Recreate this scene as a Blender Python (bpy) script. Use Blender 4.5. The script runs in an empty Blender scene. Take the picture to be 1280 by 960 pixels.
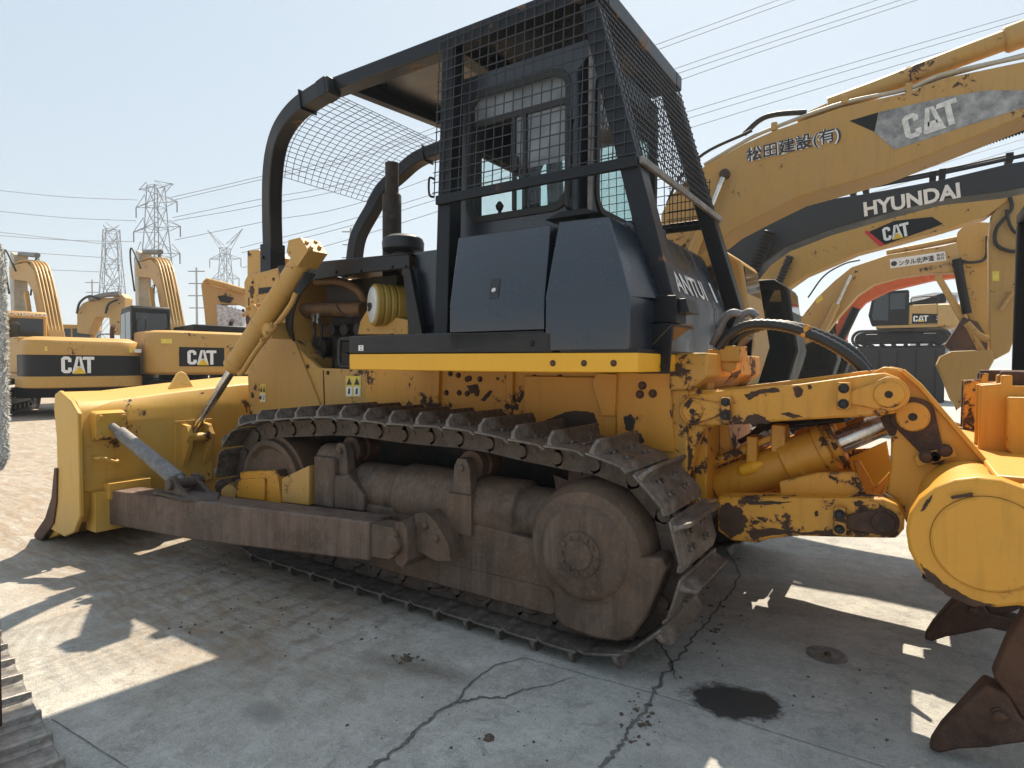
import bpy, bmesh, math, random
from mathutils import Vector, Matrix
random.seed(7)
SC = bpy.context.scene
COL = SC.collection
# ------------------------------------------------------------------ camera
F_PX, YAW, PIT, ROL = 756.14, 2.1553998, -0.0318990, 0.00521826
CAM = Vector((3.9451, -2.5332, 1.4374))
_f = Vector((math.cos(PIT)*math.cos(YAW), math.cos(PIT)*math.sin(YAW), math.sin(PIT)))
_r = Vector((math.sin(YAW), -math.cos(YAW), 0.0)); _u = _r.cross(_f)
_c, _s = math.cos(ROL), math.sin(ROL)
CR, CU, CF = _c*_r+_s*_u, -_s*_r+_c*_u, _f
cd = bpy.data.cameras.new('camera'); cam = bpy.data.objects.new('camera', cd); COL.objects.link(cam)
cd.sensor_width = 36; cd.lens = F_PX/1280*36; cd.clip_end = 6000; cd.clip_start = 0.05
M = Matrix((CR, CU, -CF)).transposed().to_4x4(); M.translation = CAM; cam.matrix_world = M
SC.camera = cam
# ------------------------------------------------------------------ light
SUN = Vector((-0.195, 0.725, 1.0)).normalized()
EL = math.asin(SUN.z); ROTZ = math.atan2(SUN.x, SUN.y)
w = bpy.data.worlds.new('World'); SC.world = w; w.use_nodes = True
nt = w.node_tree; bg = nt.nodes['Background']; sky = nt.nodes.new('ShaderNodeTexSky')
sky.sky_type = 'NISHITA'; sky.sun_disc = False; sky.sun_elevation = EL; sky.sun_rotation = ROTZ
sky.air_density = 1.0; sky.dust_density = 0.8; sky.ozone_density = 2.0; sky.altitude = 0
gm = nt.nodes.new('ShaderNodeGamma'); gm.inputs['Gamma'].default_value = 0.22      # evens the sky out as thin spring haze does
tn = nt.nodes.new('ShaderNodeMix'); tn.data_type = 'RGBA'; tn.blend_type = 'MULTIPLY'; tn.inputs[0].default_value = 1.0; tn.inputs[7].default_value = (.835, .935, 1.0, 1)
nt.links.new(sky.outputs[0], gm.inputs['Color']); nt.links.new(gm.outputs[0], tn.inputs[6]); nt.links.new(tn.outputs[2], bg.inputs[0]); bg.inputs[1].default_value = 0.143
sl = bpy.data.lights.new('sun', 'SUN'); sl.energy = 2.3; sl.angle = math.radians(0.53); sl.color = (1.0, 0.88, 0.70)
so = bpy.data.objects.new('sun', sl); COL.objects.link(so); so.rotation_euler = SUN.to_track_quat('Z', 'Y').to_euler()
SC.view_settings.view_transform = 'Standard'; SC.view_settings.look = 'None'
SC.view_settings.exposure = 2.0; SC.view_settings.gamma = 1.0; SC.view_settings.use_curve_mapping = False
SC.render.engine = 'CYCLES'
SC.cycles.max_bounces = 8; SC.cycles.transparent_max_bounces = 16; SC.cycles.use_denoising = True
SC.cycles.caustics_reflective = False; SC.cycles.caustics_refractive = False

# ------------------------------------------------------------------ pixel -> place helpers (photo pixels, 1280 x 960)
def ray(px, py): return CR*((px-640)/F_PX) - CU*((py-480)/F_PX) + CF
def on(px, py, n, d):
    r = ray(px, py); n = Vector(n); return CAM + r*((d-n.dot(CAM))/n.dot(r))
def Y(px, py, y): return on(px, py, (0, 1, 0), y)
def X(px, py, x): return on(px, py, (1, 0, 0), x)
def Z(px, py, z=0.0): return on(px, py, (0, 0, 1), z)
def D(px, py, d): return CAM + ray(px, py)*d
def mir(p): return Vector((p.x, 2.56-p.y, p.z))

# ------------------------------------------------------------------ mesh collector
class MB:
    def __init__(s): s.v = []; s.f = []
    def add(s, vs, fs):
        b = len(s.v); s.v += [Vector(q) for q in vs]; s.f += [tuple(b+i for i in f) for f in fs]; return s
    def loft(s, A, B, caps=True):
        n = len(A); fs = [(i, (i+1) % n, n+(i+1) % n, n+i) for i in range(n)]
        if caps: fs += [tuple(range(n-1, -1, -1)), tuple(range(n, 2*n))]
        return s.add(list(A)+list(B), fs)
    def slab(s, P, off):                     # polygon + thickness vector
        off = Vector(off); return s.loft(P, [Vector(q)+off for q in P])
    def prof(s, xz, y0, y1): return s.loft([Vector((x, y0, z)) for x, z in xz], [Vector((x, y1, z)) for x, z in xz])
    def box(s, a, b):
        x0, y0, z0 = a; x1, y1, z1 = b
        return s.loft([(x0, y0, z0), (x1, y0, z0), (x1, y0, z1), (x0, y0, z1)], [(x0, y1, z0), (x1, y1, z0), (x1, y1, z1), (x0, y1, z1)])
    def tube(s, pts, r, n=10, caps=True, sq=None, twist=0.0):
        pts = [Vector(q) for q in pts]; k = len(pts); rs = r if isinstance(r, (list, tuple)) else [r]*k
        T = []
        for i in range(k):
            t = (pts[min(i+1, k-1)]-pts[max(i-1, 0)]).normalized(); T.append(t)
        up = Vector((0, 0, 1)) if abs(T[0].z) < .9 else Vector((0, 1, 0))
        a = T[0].cross(up).normalized(); vs = []
        for i in range(k):
            a = (a - T[i]*a.dot(T[i])).normalized(); b = T[i].cross(a)
            for j in range(n):
                an = 2*math.pi*j/n+twist
                vs.append(pts[i]+a*(math.cos(an)*rs[i])+b*(math.sin(an)*rs[i]))
        fs = [(i*n+j, i*n+(j+1) % n, (i+1)*n+(j+1) % n, (i+1)*n+j) for i in range(k-1) for j in range(n)]
        if caps: fs += [tuple(range(n-1, -1, -1)), tuple((k-1)*n+j for j in range(n))]
        return s.add(vs, fs)
    def bar(s, pts, w, h=None, side=None):   # rectangular bar: w along 'side', h along the other
        pts = [Vector(q) for q in pts]; h = h or w; k = len(pts); vs = []
        sd = Vector(side or (0, 1, 0))
        for i in range(k):
            t = (pts[min(i+1, k-1)]-pts[max(i-1, 0)]).normalized()
            a = (sd - t*sd.dot(t)).normalized(); b = t.cross(a)
            for ca, cb in ((-1, -1), (1, -1), (1, 1), (-1, 1)): vs.append(pts[i]+a*ca*w/2+b*cb*h/2)
        fs = [(i*4+j, i*4+(j+1) % 4, (i+1)*4+(j+1) % 4, (i+1)*4+j) for i in range(k-1) for j in range(4)]
        fs += [(3, 2, 1, 0), tuple((k-1)*4+j for j in range(4))]
        return s.add(vs, fs)
    def lathe(s, o, ax, prof, n=28):         # prof = [(t along axis, radius)]
        o = Vector(o); ax = Vector(ax).normalized(); up = Vector((0, 0, 1)) if abs(ax.z) < .9 else Vector((1, 0, 0))
        a = ax.cross(up).normalized(); b = ax.cross(a); vs = []; k = len(prof)
        for t, r in prof:
            for j in range(n):
                an = 2*math.pi*j/n; vs.append(o+ax*t+a*(math.cos(an)*r)+b*(math.sin(an)*r))
        fs = [(i*n+j, i*n+(j+1) % n, (i+1)*n+(j+1) % n, (i+1)*n+j) for i in range(k-1) for j in range(n)]
        fs += [tuple(range(n-1, -1, -1)), tuple((k-1)*n+j for j in range(n))]
        return s.add(vs, fs)
    def cyl(s, a, b, r, n=18):
        a = Vector(a); b = Vector(b); return s.lathe(a, b-a, [(0, r), ((b-a).length, r)], n)
    def bolt(s, p, ax, r=.016, h=.014): 
        ax = Vector(ax).normalized(); p = Vector(p)
        s.lathe(p-ax*.004, ax, [(0, r*1.35), (.006, r*1.35)], 12); return s.lathe(p, ax, [(0, r), (h, r), (h+.002, r*.8)], 6)
    def ring(s, P, Q, off):                  # frame between outer loop P and inner loop Q (same count)
        off = Vector(off); n = len(P); P2 = [Vector(q)+off for q in P]; Q2 = [Vector(q)+off for q in Q]
        vs = list(P)+list(Q)+P2+Q2; fs = []
        for i in range(n):
            j = (i+1) % n
            fs += [(i, j, n+j, n+i), (2*n+j, 2*n+i, 3*n+i, 3*n+j), (j, i, 2*n+i, 2*n+j), (n+i, n+j, 3*n+j, 3*n+i)]
        return s.add(vs, fs)

def rrect(c, a, b, w, h, r, k=5):            # rounded rectangle loop: centre, unit axes, size, radius
    c = Vector(c); a = Vector(a); b = Vector(b); out = []
    for cx, cy, st in ((w/2-r, h/2-r, 0), (-w/2+r, h/2-r, 90), (-w/2+r, -h/2+r, 180), (w/2-r, -h/2+r, 270)):
        for i in range(k+1):
            an = math.radians(st+90*i/k); out.append(c+a*(cx+r*math.cos(an))+b*(cy+r*math.sin(an)))
    return out
def spline(pts, n=8):                        # catmull-rom through 3D points
    pts = [Vector(q) for q in pts]; P = [pts[0]*2-pts[1]]+pts+[pts[-1]*2-pts[-2]]; out = []
    for i in range(1, len(P)-2):
        for k in range(n):
            t = k/n; a, b, c, d = P[i-1:i+3]
            out.append(.5*((2*b)+(c-a)*t+(2*a-5*b+4*c-d)*t*t+(3*b-a-3*c+d)*t**3))
    return out+[pts[-1]]

# ------------------------------------------------------------------ objects
def wloc(o):
    v = Vector((0, 0, 0))
    while o: v = v+o.location; o = o.parent
    return v
def tag(o, label=None, cat=None, group=None, kind=None):
    for k, v in (('label', label), ('category', cat), ('group', group), ('kind', kind)):
        if v: o[k] = v
    return o
def thing(name, loc, label, cat, group=None):
    o = bpy.data.objects.new(name, None); COL.objects.link(o); o.location = loc; o.empty_display_size = .2
    return tag(o, label, cat, group)
def obj(name, mb, m, parent=None, bev=0.0, loc=None, ang=32, seg=2, recalc=True, at=None):
    me = bpy.data.meshes.new(name)
    base = wloc(parent) if parent else Vector((0, 0, 0))
    org = Vector(at) if at is not None else base
    me.from_pydata([v-org for v in mb.v], [], mb.f); me.validate()
    if recalc:
        bm = bmesh.new(); bm.from_mesh(me); bmesh.ops.remove_doubles(bm, verts=bm.verts, dist=1e-6)
        bmesh.ops.recalc_face_normals(bm, faces=bm.faces); bm.to_mesh(me); bm.free()
    for p in me.polygons: p.use_smooth = True
    me.set_sharp_from_angle(angle=math.radians(ang))
    for q in (m if isinstance(m, (list, tuple)) else [m]): me.materials.append(q)
    o = bpy.data.objects.new(name, me); COL.objects.link(o)
    if parent: o.parent = parent
    o.location = org-base
    if bev:
        b = o.modifiers.new('bevel', 'BEVEL'); b.width = bev; b.segments = seg; b.limit_method = 'ANGLE'; b.angle_limit = math.radians(40)
        b.harden_normals = False
    return o
def bolts(parent, L, m, nm='bolt'):
    for p, ax, r, h in L:
        b = MB(); b.bolt(p, ax, r, h); obj(nm, b, m, parent, at=p)
def text(name, s, org, rt, up, w, h, m, parent, bold=0.0, thick=.002, shear=0.0):
    # lettering: org = lower-left corner, rt / up = directions, fitted to w x h
    cu = bpy.data.curves.new('lettering', 'FONT'); cu.body = s; cu.size = 1; cu.offset = bold; cu.resolution_u = 3
    tmp = bpy.data.objects.new('lettering', cu); COL.objects.link(tmp)
    dg = bpy.context.evaluated_depsgraph_get(); dg.update()
    me = bpy.data.meshes.new_from_object(tmp.evaluated_get(dg)); bpy.data.objects.remove(tmp); bpy.data.curves.remove(cu)
    xs = [v.co.x for v in me.vertices]; ys = [v.co.y for v in me.vertices]
    x0, x1, y0, y1 = min(xs), max(xs), min(ys), max(ys)
    rt = Vector(rt).normalized(); up = Vector(up); up = (up-rt*up.dot(rt)).normalized() if not shear else up.normalized()
    nrm = rt.cross(up).normalized()
    mb = MB(); vs = [Vector(org)+rt*((v.co.x-x0)/(x1-x0)*w)+up*((v.co.y-y0)/(y1-y0)*h)+nrm*.004 for v in me.vertices]
    mb.add(vs, [tuple(p.vertices) for p in me.polygons]); bpy.data.meshes.remove(me)
    o = obj(name, mb, m, parent, recalc=False)
    return o
def cat_mark(org, rt, up, w, h, parent, mw, mt):
    # blocky three letter mark with a triangle over the middle letter's foot
    rt = Vector(rt).normalized(); up = Vector(up); up = (up-rt*up.dot(rt)).normalized(); n = rt.cross(up).normalized()
    def q(x, y, o=.004): return Vector(org)+rt*(x*w)+up*(y*h)+n*o
    mb = MB()
    C = [(.30, .66), (.30, .86), (.22, .98), (.08, .98), (.0, .86), (.0, .14), (.08, .02), (.24, .02), (.31, .14), (.31, .34), (.2, .34), (.2, .2), (.11, .2), (.11, .8), (.2, .8), (.2, .66)]
    def poly(P, o=.004): mb.slab([q(x, y, o) for x, y in P], -n*.003)
    poly([C[0], C[1], C[14], C[15]]); poly([C[1], C[2], C[3], C[4], C[13], C[14]]); poly([C[4], C[5], C[12], C[13]])
    poly([C[5], C[6], C[7], C[8], C[11], C[12]]); poly([C[8], C[9], C[10], C[11]])
    poly([(.32, .02), (.43, .02), (.53, .98), (.45, .98)]); poly([(.53, .98), (.60, .98), (.72, .02), (.61, .02)]); poly([(.42, .25), (.62, .25), (.60, .42), (.44, .42)])
    poly([(.62, .80), (1.0, .80), (1.0, .98), (.66, .98)]); poly([(.78, .02), (.89, .02), (.89, .80), (.78, .80)])
    obj('brand_lettering', mb, mw, parent, recalc=True)
    t = MB(); t.slab([q(.33, -.02, .0065), (q(.74, -.02, .0065)), q(.535, .42, .0065)], -n*.002)
    obj('brand_triangle', t, mt, parent)

# ------------------------------------------------------------------ materials
def mat(name): 
    m = bpy.data.materials.new(name); m.use_nodes = True; t = m.node_tree
    return m, t, t.nodes['Principled BSDF']
def N(t, k, **kw):
    n = t.nodes.new(k)
    for a, b in kw.items():
        if a.startswith('i_'): n.inputs[a[2:].replace('_', ' ')].default_value = b
        else: setattr(n, a, b)
    return n
def noise(t, vec, scale, detail=6, rough=.6, dist=0.0):
    n = N(t, 'ShaderNodeTexNoise'); n.inputs['Scale'].default_value = scale; n.inputs['Detail'].default_value = detail
    n.inputs['Roughness'].default_value = rough; n.inputs['Distortion'].default_value = dist
    if vec: t.links.new(vec, n.inputs['Vector'])
    return n.outputs['Fac']
def ramp(t, fac, a, b, ca=0.0, cb=1.0):
    n = N(t, 'ShaderNodeMapRange'); n.inputs['From Min'].default_value = a; n.inputs['From Max'].default_value = b
    n.inputs['To Min'].default_value = ca; n.inputs['To Max'].default_value = cb; t.links.new(fac, n.inputs['Value']); return n.outputs[0]
def mixc(t, fac, a, b):
    n = N(t, 'ShaderNodeMix', data_type='RGBA')
    for sock, v in ((n.inputs[0], fac), (n.inputs[6], a), (n.inputs[7], b)):
        if hasattr(v, 'is_output'): t.links.new(v, sock)
        elif isinstance(v, (int, float)): sock.default_value = v
        else: sock.default_value = (*v, 1)
    return n.outputs[2]
def math_(t, op, a, b=0.0):
    n = N(t, 'ShaderNodeMath', operation=op)
    for i, v in enumerate((a, b)):
        if hasattr(v, 'is_output'): t.links.new(v, n.inputs[i])
        else: n.inputs[i].default_value = v
    return n.outputs[0]
def coords(t, scale=(1, 1, 1)):
    tc = N(t, 'ShaderNodeTexCoord'); mp = N(t, 'ShaderNodeMapping'); mp.inputs['Scale'].default_value = scale
    t.links.new(tc.outputs['Object'], mp.inputs['Vector']); return mp.outputs[0]
def bump(t, bs, h, strength=.3, dist=.004):
    b = N(t, 'ShaderNodeBump'); b.inputs['Strength'].default_value = strength; b.inputs['Distance'].default_value = dist
    t.links.new(h, b.inputs['Height']); t.links.new(b.outputs[0], bs.inputs['Normal'])
def paint(name, base, rough=.4, chip=.0, chipcol=(.035, .018, .012), dust=.25, dustcol=(.30, .24, .16), sc=9, streak=.15, low=None, edge=0.0, spec=.5):
    m, t, bs = mat(name); v = coords(t); vs = coords(t, (1, 1, .12))
    n1 = noise(t, v, 3.1, 8, .65); n2 = noise(t, v, sc, 9, .68, .35); n3 = noise(t, vs, 22, 5, .6); n4 = noise(t, v, 60, 4, .6)
    c = mixc(t, ramp(t, n1, .3, .75, 0, dust), base, dustcol)
    c = mixc(t, ramp(t, n3, .52, .8, 0, streak), c, tuple(x*.45 for x in base))
    c = mixc(t, ramp(t, n4, .35, .75, 0, .18), c, tuple(min(1, x*1.25) for x in base))
    r = ramp(t, n1, .3, .8, rough, min(1, rough+.3))
    h = n4
    if chip > 0 or edge > 0:
        th = .76-chip*.34
        big = noise(t, v, 1.9, 4, .55)
        src = math_(t, 'ADD', n2, math_(t, 'MULTIPLY', math_(t, 'SUBTRACT', big, .5), 1.25))
        if low:
            g = N(t, 'ShaderNodeNewGeometry'); sx = N(t, 'ShaderNodeSeparateXYZ'); t.links.new(g.outputs['Position'], sx.inputs[0])
            src = math_(t, 'ADD', src, ramp(t, sx.outputs[2], low[0], low[1], low[2], 0.0))
        if edge > 0:
            bv = N(t, 'ShaderNodeBevel', samples=4); bv.inputs['Radius'].default_value = .016
            g2 = N(t, 'ShaderNodeNewGeometry'); dp = N(t, 'ShaderNodeVectorMath', operation='DOT_PRODUCT')
            t.links.new(bv.outputs[0], dp.inputs[0]); t.links.new(g2.outputs['Normal'], dp.inputs[1])
            src = math_(t, 'ADD', src, ramp(t, dp.outputs['Value'], .98, .70, 0, edge))
        k = ramp(t, src, th, th+.02)
        halo = ramp(t, src, th-.05, th)
        c = mixc(t, math_(t, 'MULTIPLY', halo, .35), c, (.22, .09, .03))
        cc = mixc(t, ramp(t, n4, .3, .7), chipcol, tuple(x*2.6 for x in chipcol))
        c = mixc(t, k, c, cc); r = ramp(t, k, 0, 1, rough+.06, .85)
        h = math_(t, 'SUBTRACT', math_(t, 'MULTIPLY', n4, .15), math_(t, 'MULTIPLY', k, .5))
    t.links.new(c, bs.inputs['Base Color']); 
    t.links.new(r, bs.inputs['Roughness']); bs.inputs['Specular IOR Level'].default_value = spec
    if spec > .6: h = math_(t, 'ADD', noise(t, v, 2.6, 2, .5), math_(t, 'MULTIPLY', n4, .01)); bump(t, bs, h, .35, .03)
    else: bump(t, bs, h, .25, .003)
    return m
def steel(name, a, b, rough=.6, metal=.35, sc=7, rust=(.16, .07, .03), rusta=.5, vert=False, bmp=.5):
    m, t, bs = mat(name); v = coords(t); v2 = coords(t, (1, 1, .08) if vert else (1, 1, 1))
    n1 = noise(t, v, sc*.35, 8, .7); n2 = noise(t, v2, sc*4, 8, .7); n3 = noise(t, v, sc*12, 4, .6)
    nb = noise(t, v, sc*.9, 7, .7, .4); c = mixc(t, ramp(t, n2, .38, .64), a, b); c = mixc(t, ramp(t, nb, .46, .66, 0, .75), c, tuple(x*.45 for x in a)); c = mixc(t, ramp(t, n1, .42, .66, 0, rusta), c, rust)
    c = mixc(t, ramp(t, n3, .55, .8, 0, .35), c, tuple(x*1.9 for x in b))
    t.links.new(c, bs.inputs['Base Color']); bs.inputs['Metallic'].default_value = metal
    t.links.new(ramp(t, n2, .2, .8, rough-.15, min(1, rough+.2)), bs.inputs['Roughness']); bump(t, bs, math_(t, 'ADD', n2, math_(t, 'MULTIPLY', n3, .5)), bmp, .004); return m
def plain(name, c, rough=.5, metal=0.0, var=.15, sc=12, spec=.5):
    m, t, bs = mat(name); v = coords(t); n1 = noise(t, v, sc, 6, .6)
    t.links.new(mixc(t, ramp(t, n1, .3, .7), tuple(x*(1-var) for x in c), tuple(min(1, x*(1+var)) for x in c)), bs.inputs['Base Color'])
    t.links.new(ramp(t, n1, .25, .75, rough*.85, min(1, rough*1.2)), bs.inputs['Roughness']); bs.inputs['Metallic'].default_value = metal
    bs.inputs['Specular IOR Level'].default_value = spec
    return m
def glass(name, tint, alpha_mix=.25, rough=.03):
    m = bpy.data.materials.new(name); m.use_nodes = True; t = m.node_tree; t.nodes.clear()
    o = N(t, 'ShaderNodeOutputMaterial'); tr = N(t, 'ShaderNodeBsdfTransparent'); gl = N(t, 'ShaderNodeBsdfGlossy'); fr = N(t, 'ShaderNodeFresnel'); mx = N(t, 'ShaderNodeMixShader')
    df = N(t, 'ShaderNodeBsdfDiffuse'); mx2 = N(t, 'ShaderNodeMixShader'); df.inputs[0].default_value = (.36, .40, .44, 1)
    tr.inputs[0].default_value = (*tint, 1); gl.inputs['Roughness'].default_value = rough; fr.inputs[0].default_value = 1.5
    v = coords(t); n1 = noise(t, v, 3, 6, .6); t.links.new(ramp(t, n1, .3, .75, alpha_mix*.35, alpha_mix), mx2.inputs[0])
    t.links.new(fr.outputs[0], mx.inputs[0]); t.links.new(tr.outputs[0], mx2.inputs[1]); t.links.new(df.outputs[0], mx2.inputs[2])
    t.links.new(mx2.outputs[0], mx.inputs[1]); t.links.new(gl.outputs[0], mx.inputs[2]); t.links.new(mx.outputs[0], o.inputs[0]); return m

YEL = (.60, .275, .024)
m_yel = paint('dozer_yellow', YEL, .42, .22, sc=14, dust=.12, edge=.10, low=(.7, 1.35, .16))
m_yel_clean = paint('fresh_yellow', (.78, .39, .014), .30, .0, dust=.05, streak=.06)
m_yel_chip = paint('chipped_yellow', (.60, .27, .022), .42, .33, sc=16, dust=.10, edge=.22, streak=.3)
m_yel_rip = paint('ripper_yellow', (.64, .295, .022), .38, .34, sc=15, dust=.28, dustcol=(.38, .24, .09), edge=.34, streak=.5, low=(.45, .95, .05))
m_yel_cast = paint('flaking_yellow', (.55, .27, .03), .5, .46, sc=14, dust=.25, edge=.3, streak=.4)
m_yel_dust = paint('dusty_yellow', (.50, .27, .055), .5, .20, sc=12, dust=.6, dustcol=(.42, .28, .13), edge=.08, streak=.25)
m_yel_blade = paint('blade_yellow', (.55, .31, .04), .45, .13, sc=9, dust=.6, dustcol=(.48, .33, .13), edge=.12, streak=.25)
m_blk = paint('black_blue_paint', (.008, .013, .023), .20, .0, dust=.05, dustcol=(.07, .07, .075), streak=.2, spec=.9)
m_blk2 = paint('satin_black_paint', (.006, .007, .010), .30, .03, chipcol=(.08, .05, .03), dust=.05, dustcol=(.06, .055, .05), streak=.3, edge=.05, spec=.32)
m_rail = paint('dusty_black_paint', (.009, .010, .013), .36, .05, chipcol=(.10, .06, .03), dust=.18, dustcol=(.10, .085, .07), streak=.3, spec=.35)
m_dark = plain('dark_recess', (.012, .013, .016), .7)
m_engine = steel('oily_engine', (.015, .015, .016), (.04, .038, .035), .55, .3, 9, (.07, .04, .02), .6)
m_brownpipe = steel('brown_pipe', (.16, .085, .035), (.22, .12, .05), .6, .1, 6, (.09, .05, .03), .5)
m_worn = steel('worn_undercarriage', (.060, .042, .032), (.155, .115, .090), .68, .10, 4, (.165, .092, .052), .65, True, .45)
m_beam = steel('worn_push_beam', (.105, .062, .042), (.20, .14, .11), .6, .15, 4, (.10, .075, .065), .7, True, .3)
m_shoe = steel('track_steel', (.10, .085, .074), (.26, .23, .205), .5, .45, 5, (.14, .075, .04), .6)
m_link = steel('track_link_steel', (.06, .046, .038), (.135, .11, .095), .65, .25, 5, (.10, .055, .03), .6)
m_rusty = steel('rusty_steel', (.045, .024, .018), (.11, .062, .045), .7, .25, 6, (.13, .06, .03), .7)
m_brace = steel('grey_sleeve', (.15, .15, .155), (.26, .26, .27), .55, .15, 5, (.16, .13, .10), .5)
m_chrome = steel('chromed_rod', (.50, .50, .50), (.72, .72, .72), .22, .95, 3, (.35, .30, .24), .4, False, .05)
m_rubber = plain('black_rubber', (.016, .016, .017), .55)
m_hose = plain('ribbed_hose', (.02, .019, .018), .42)
m_mesh = plain('guard_mesh_wire', (.035, .036, .042), .45, .2)
m_white = plain('white_marking', (.78, .78, .76), .5, 0, .05)
m_wornwhite = plain('worn_white_marking', (.62, .62, .60), .6, 0, .25, 30)
m_bluewhite = plain('dark_blue_marking', (.02, .025, .05), .5)
m_triangle = plain('yellow_marking', (.75, .48, .02), .5)
m_red = plain('red_marking', (.55, .03, .03), .5)
m_filter = plain('white_filter_cap', (.62, .62, .60), .45)
m_filteryel = paint('filter_yellow', (.36, .23, .035), .4, .0, dust=.2, streak=.3)
m_plastic_blk = plain('black_plastic', (.022, .023, .025), .5)
m_glass = glass('cab_glass', (.72, .86, .84), .16)
m_dusty_sheen = glass('dusty_sheen_cab_glass', (.45, .52, .56), .75)  # pale diffuse film: dust plus sky reflection painted into the panes
m_dglass = glass('dark_cab_glass', (.10, .12, .13), .12)
m_sticker = plain('yellow_sticker', (.72, .55, .10), .5)
m_fluff = plain('white_fluff', (.47, .47, .455), .95, 0, .08, 60)
m_orange = plain('orange_paint', (.55, .10, .02), .45)
m_seat = plain('seat_cloth', (.03, .03, .033), .9)
# ================================================================== ground
def ground_material():
    m, t, bs = mat('concrete_yard')
    v = coords(t); 
    n0 = noise(t, v, .16, 6, .6); n1 = noise(t, v, .9, 8, .65, .3); n2 = noise(t, v, 5, 9, .7); n3 = noise(t, v, 45, 6, .7); n5 = noise(t, v, 160, 3, .6)
    mp = N(t, 'ShaderNodeMapping'); mp.inputs['Rotation'].default_value = (0, 0, math.radians(6)); mp.inputs['Scale'].default_value = (.55, 2.1, 1); t.links.new(v, mp.inputs[0])
    ns = noise(t, mp.outputs[0], 4, 9, .75, 1.6)
    mp2 = N(t, 'ShaderNodeMapping'); mp2.inputs['Rotation'].default_value = (0, 0, math.radians(78)); mp2.inputs['Scale'].default_value = (.3, 3.0, 1); t.links.new(v, mp2.inputs[0])
    ns2 = noise(t, mp2.outputs[0], 3, 9, .75, 1.2)
    c = mixc(t, ramp(t, n1, .32, .68), (.50, .48, .43), (.66, .635, .575))
    c = mixc(t, ramp(t, n2, .42, .66, 0, .6), c, (.25, .25, .24))
    c = mixc(t, ramp(t, n3, .5, .66, 0, .6), c, (.70, .685, .64))
    c = mixc(t, ramp(t, n5, .54, .68, 0, .6), c, (.16, .158, .15)); n8 = noise(t, v, 28, 7, .75, .3); c = mixc(t, ramp(t, n8, .54, .64, 0, .5), c, (.27, .262, .24))
    n6 = noise(t, v, 13, 10, .75, .5); n7 = noise(t, v, 2.2, 5, .6)
    c = mixc(t, math_(t, 'MULTIPLY', ramp(t, n6, .53, .57, 0, .55), ramp(t, n7, .42, .62)), c, (.22, .215, .20))
    c = mixc(t, math_(t, 'MULTIPLY', ramp(t, n6, .47, .43, 0, .5), ramp(t, n7, .58, .40)), c, (.70, .69, .65))
    for rz, k_ in ((25, .35), (-52, .28)):
        mq = N(t, 'ShaderNodeMapping'); mq.inputs['Rotation'].default_value = (0, 0, math.radians(rz)); mq.inputs['Scale'].default_value = (1.2, 46, 1); t.links.new(v, mq.inputs[0])
        c = mixc(t, math_(t, 'MULTIPLY', ramp(t, noise(t, mq.outputs[0], 1.6, 5, .7, .2), .60, .66, 0, k_), ramp(t, n7, .4, .6)), c, (.24, .235, .22))
    sx = N(t, 'ShaderNodeSeparateXYZ'); t.links.new(v, sx.inputs[0]); x, y = sx.outputs[0], sx.outputs[1]
    # brown earth trodden in along the machine's left side, fading rearwards
    mx = ramp(t, math_(t, 'ADD', x, math_(t, 'MULTIPLY', n1, 1.2)), 3.2, 1.6); my = ramp(t, math_(t, 'ADD', y, math_(t, 'MULTIPLY', n1, .6)), -1.35, -.45)
    far = ramp(t, x, 1.4, -1.2)
    dirt = math_(t, 'MULTIPLY', math_(t, 'MAXIMUM', math_(t, 'MULTIPLY', mx, my), math_(t, 'MULTIPLY', far, .22)), ramp(t, ns, .30, .58, .35, 1.0))
    dirt = math_(t, 'MULTIPLY', dirt, ramp(t, n2, .25, .55, .55, 1.0)); c = mixc(t, dirt, c, mixc(t, ramp(t, n2, .3, .7), (.125, .085, .055), (.37, .275, .185)))
    c = mixc(t, math_(t, 'MULTIPLY', ramp(t, ns2, .5, .68, 0, .5), ramp(t, x, 3.0, -.5)), c, (.46, .43, .37))
    wv = N(t, 'ShaderNodeTexWave'); wv.wave_type = 'BANDS'; wv.bands_direction = 'X'; wv.inputs['Scale'].default_value = 1.55; wv.inputs['Distortion'].default_value = 5.0; wv.inputs['Detail'].default_value = 4; wv.inputs['Detail Scale'].default_value = 1.6; wv.inputs['Detail Roughness'].default_value = .7; t.links.new(v, wv.inputs['Vector'])
    gm_ = math_(t, 'MULTIPLY', math_(t, 'MULTIPLY', ramp(t, y, -1.05, -.6), ramp(t, y, .25, -.05)), math_(t, 'MULTIPLY', ramp(t, x, 2.1, 1.2), ramp(t, x, -1.3, -.3)))
    c = mixc(t, math_(t, 'MULTIPLY', math_(t, 'MULTIPLY', ramp(t, wv.outputs['Fac'], .62, .9, 0, .42), gm_), ramp(t, n6, .42, .55)), c, (.10, .072, .05))
    # darker grey tone behind the tracks, growing rearwards
    dk = math_(t, 'MULTIPLY', ramp(t, x, 2.5, 3.1), ramp(t, n0, .3, .6, .45, .8)); c = mixc(t, math_(t, 'MULTIPLY', dk, .55), c, (.20, .205, .20))
    # oil stain
    def spot(c, ox, oy, rx, ry, ang, col, k, edge=.25):
        mp = N(t, 'ShaderNodeMapping'); mp.vector_type = 'TEXTURE'; mp.inputs['Location'].default_value = (ox, oy, 0); mp.inputs['Rotation'].default_value = (0, 0, ang); mp.inputs['Scale'].default_value = (rx, ry, 1000)
        t.links.new(v, mp.inputs[0]); ln = N(t, 'ShaderNodeVectorMath', operation='LENGTH'); t.links.new(mp.outputs[0], ln.inputs[0])
        d = math_(t, 'ADD', ln.outputs['Value'], math_(t, 'MULTIPLY', math_(t, 'SUBTRACT', n2, .5), 1.5))
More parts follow.
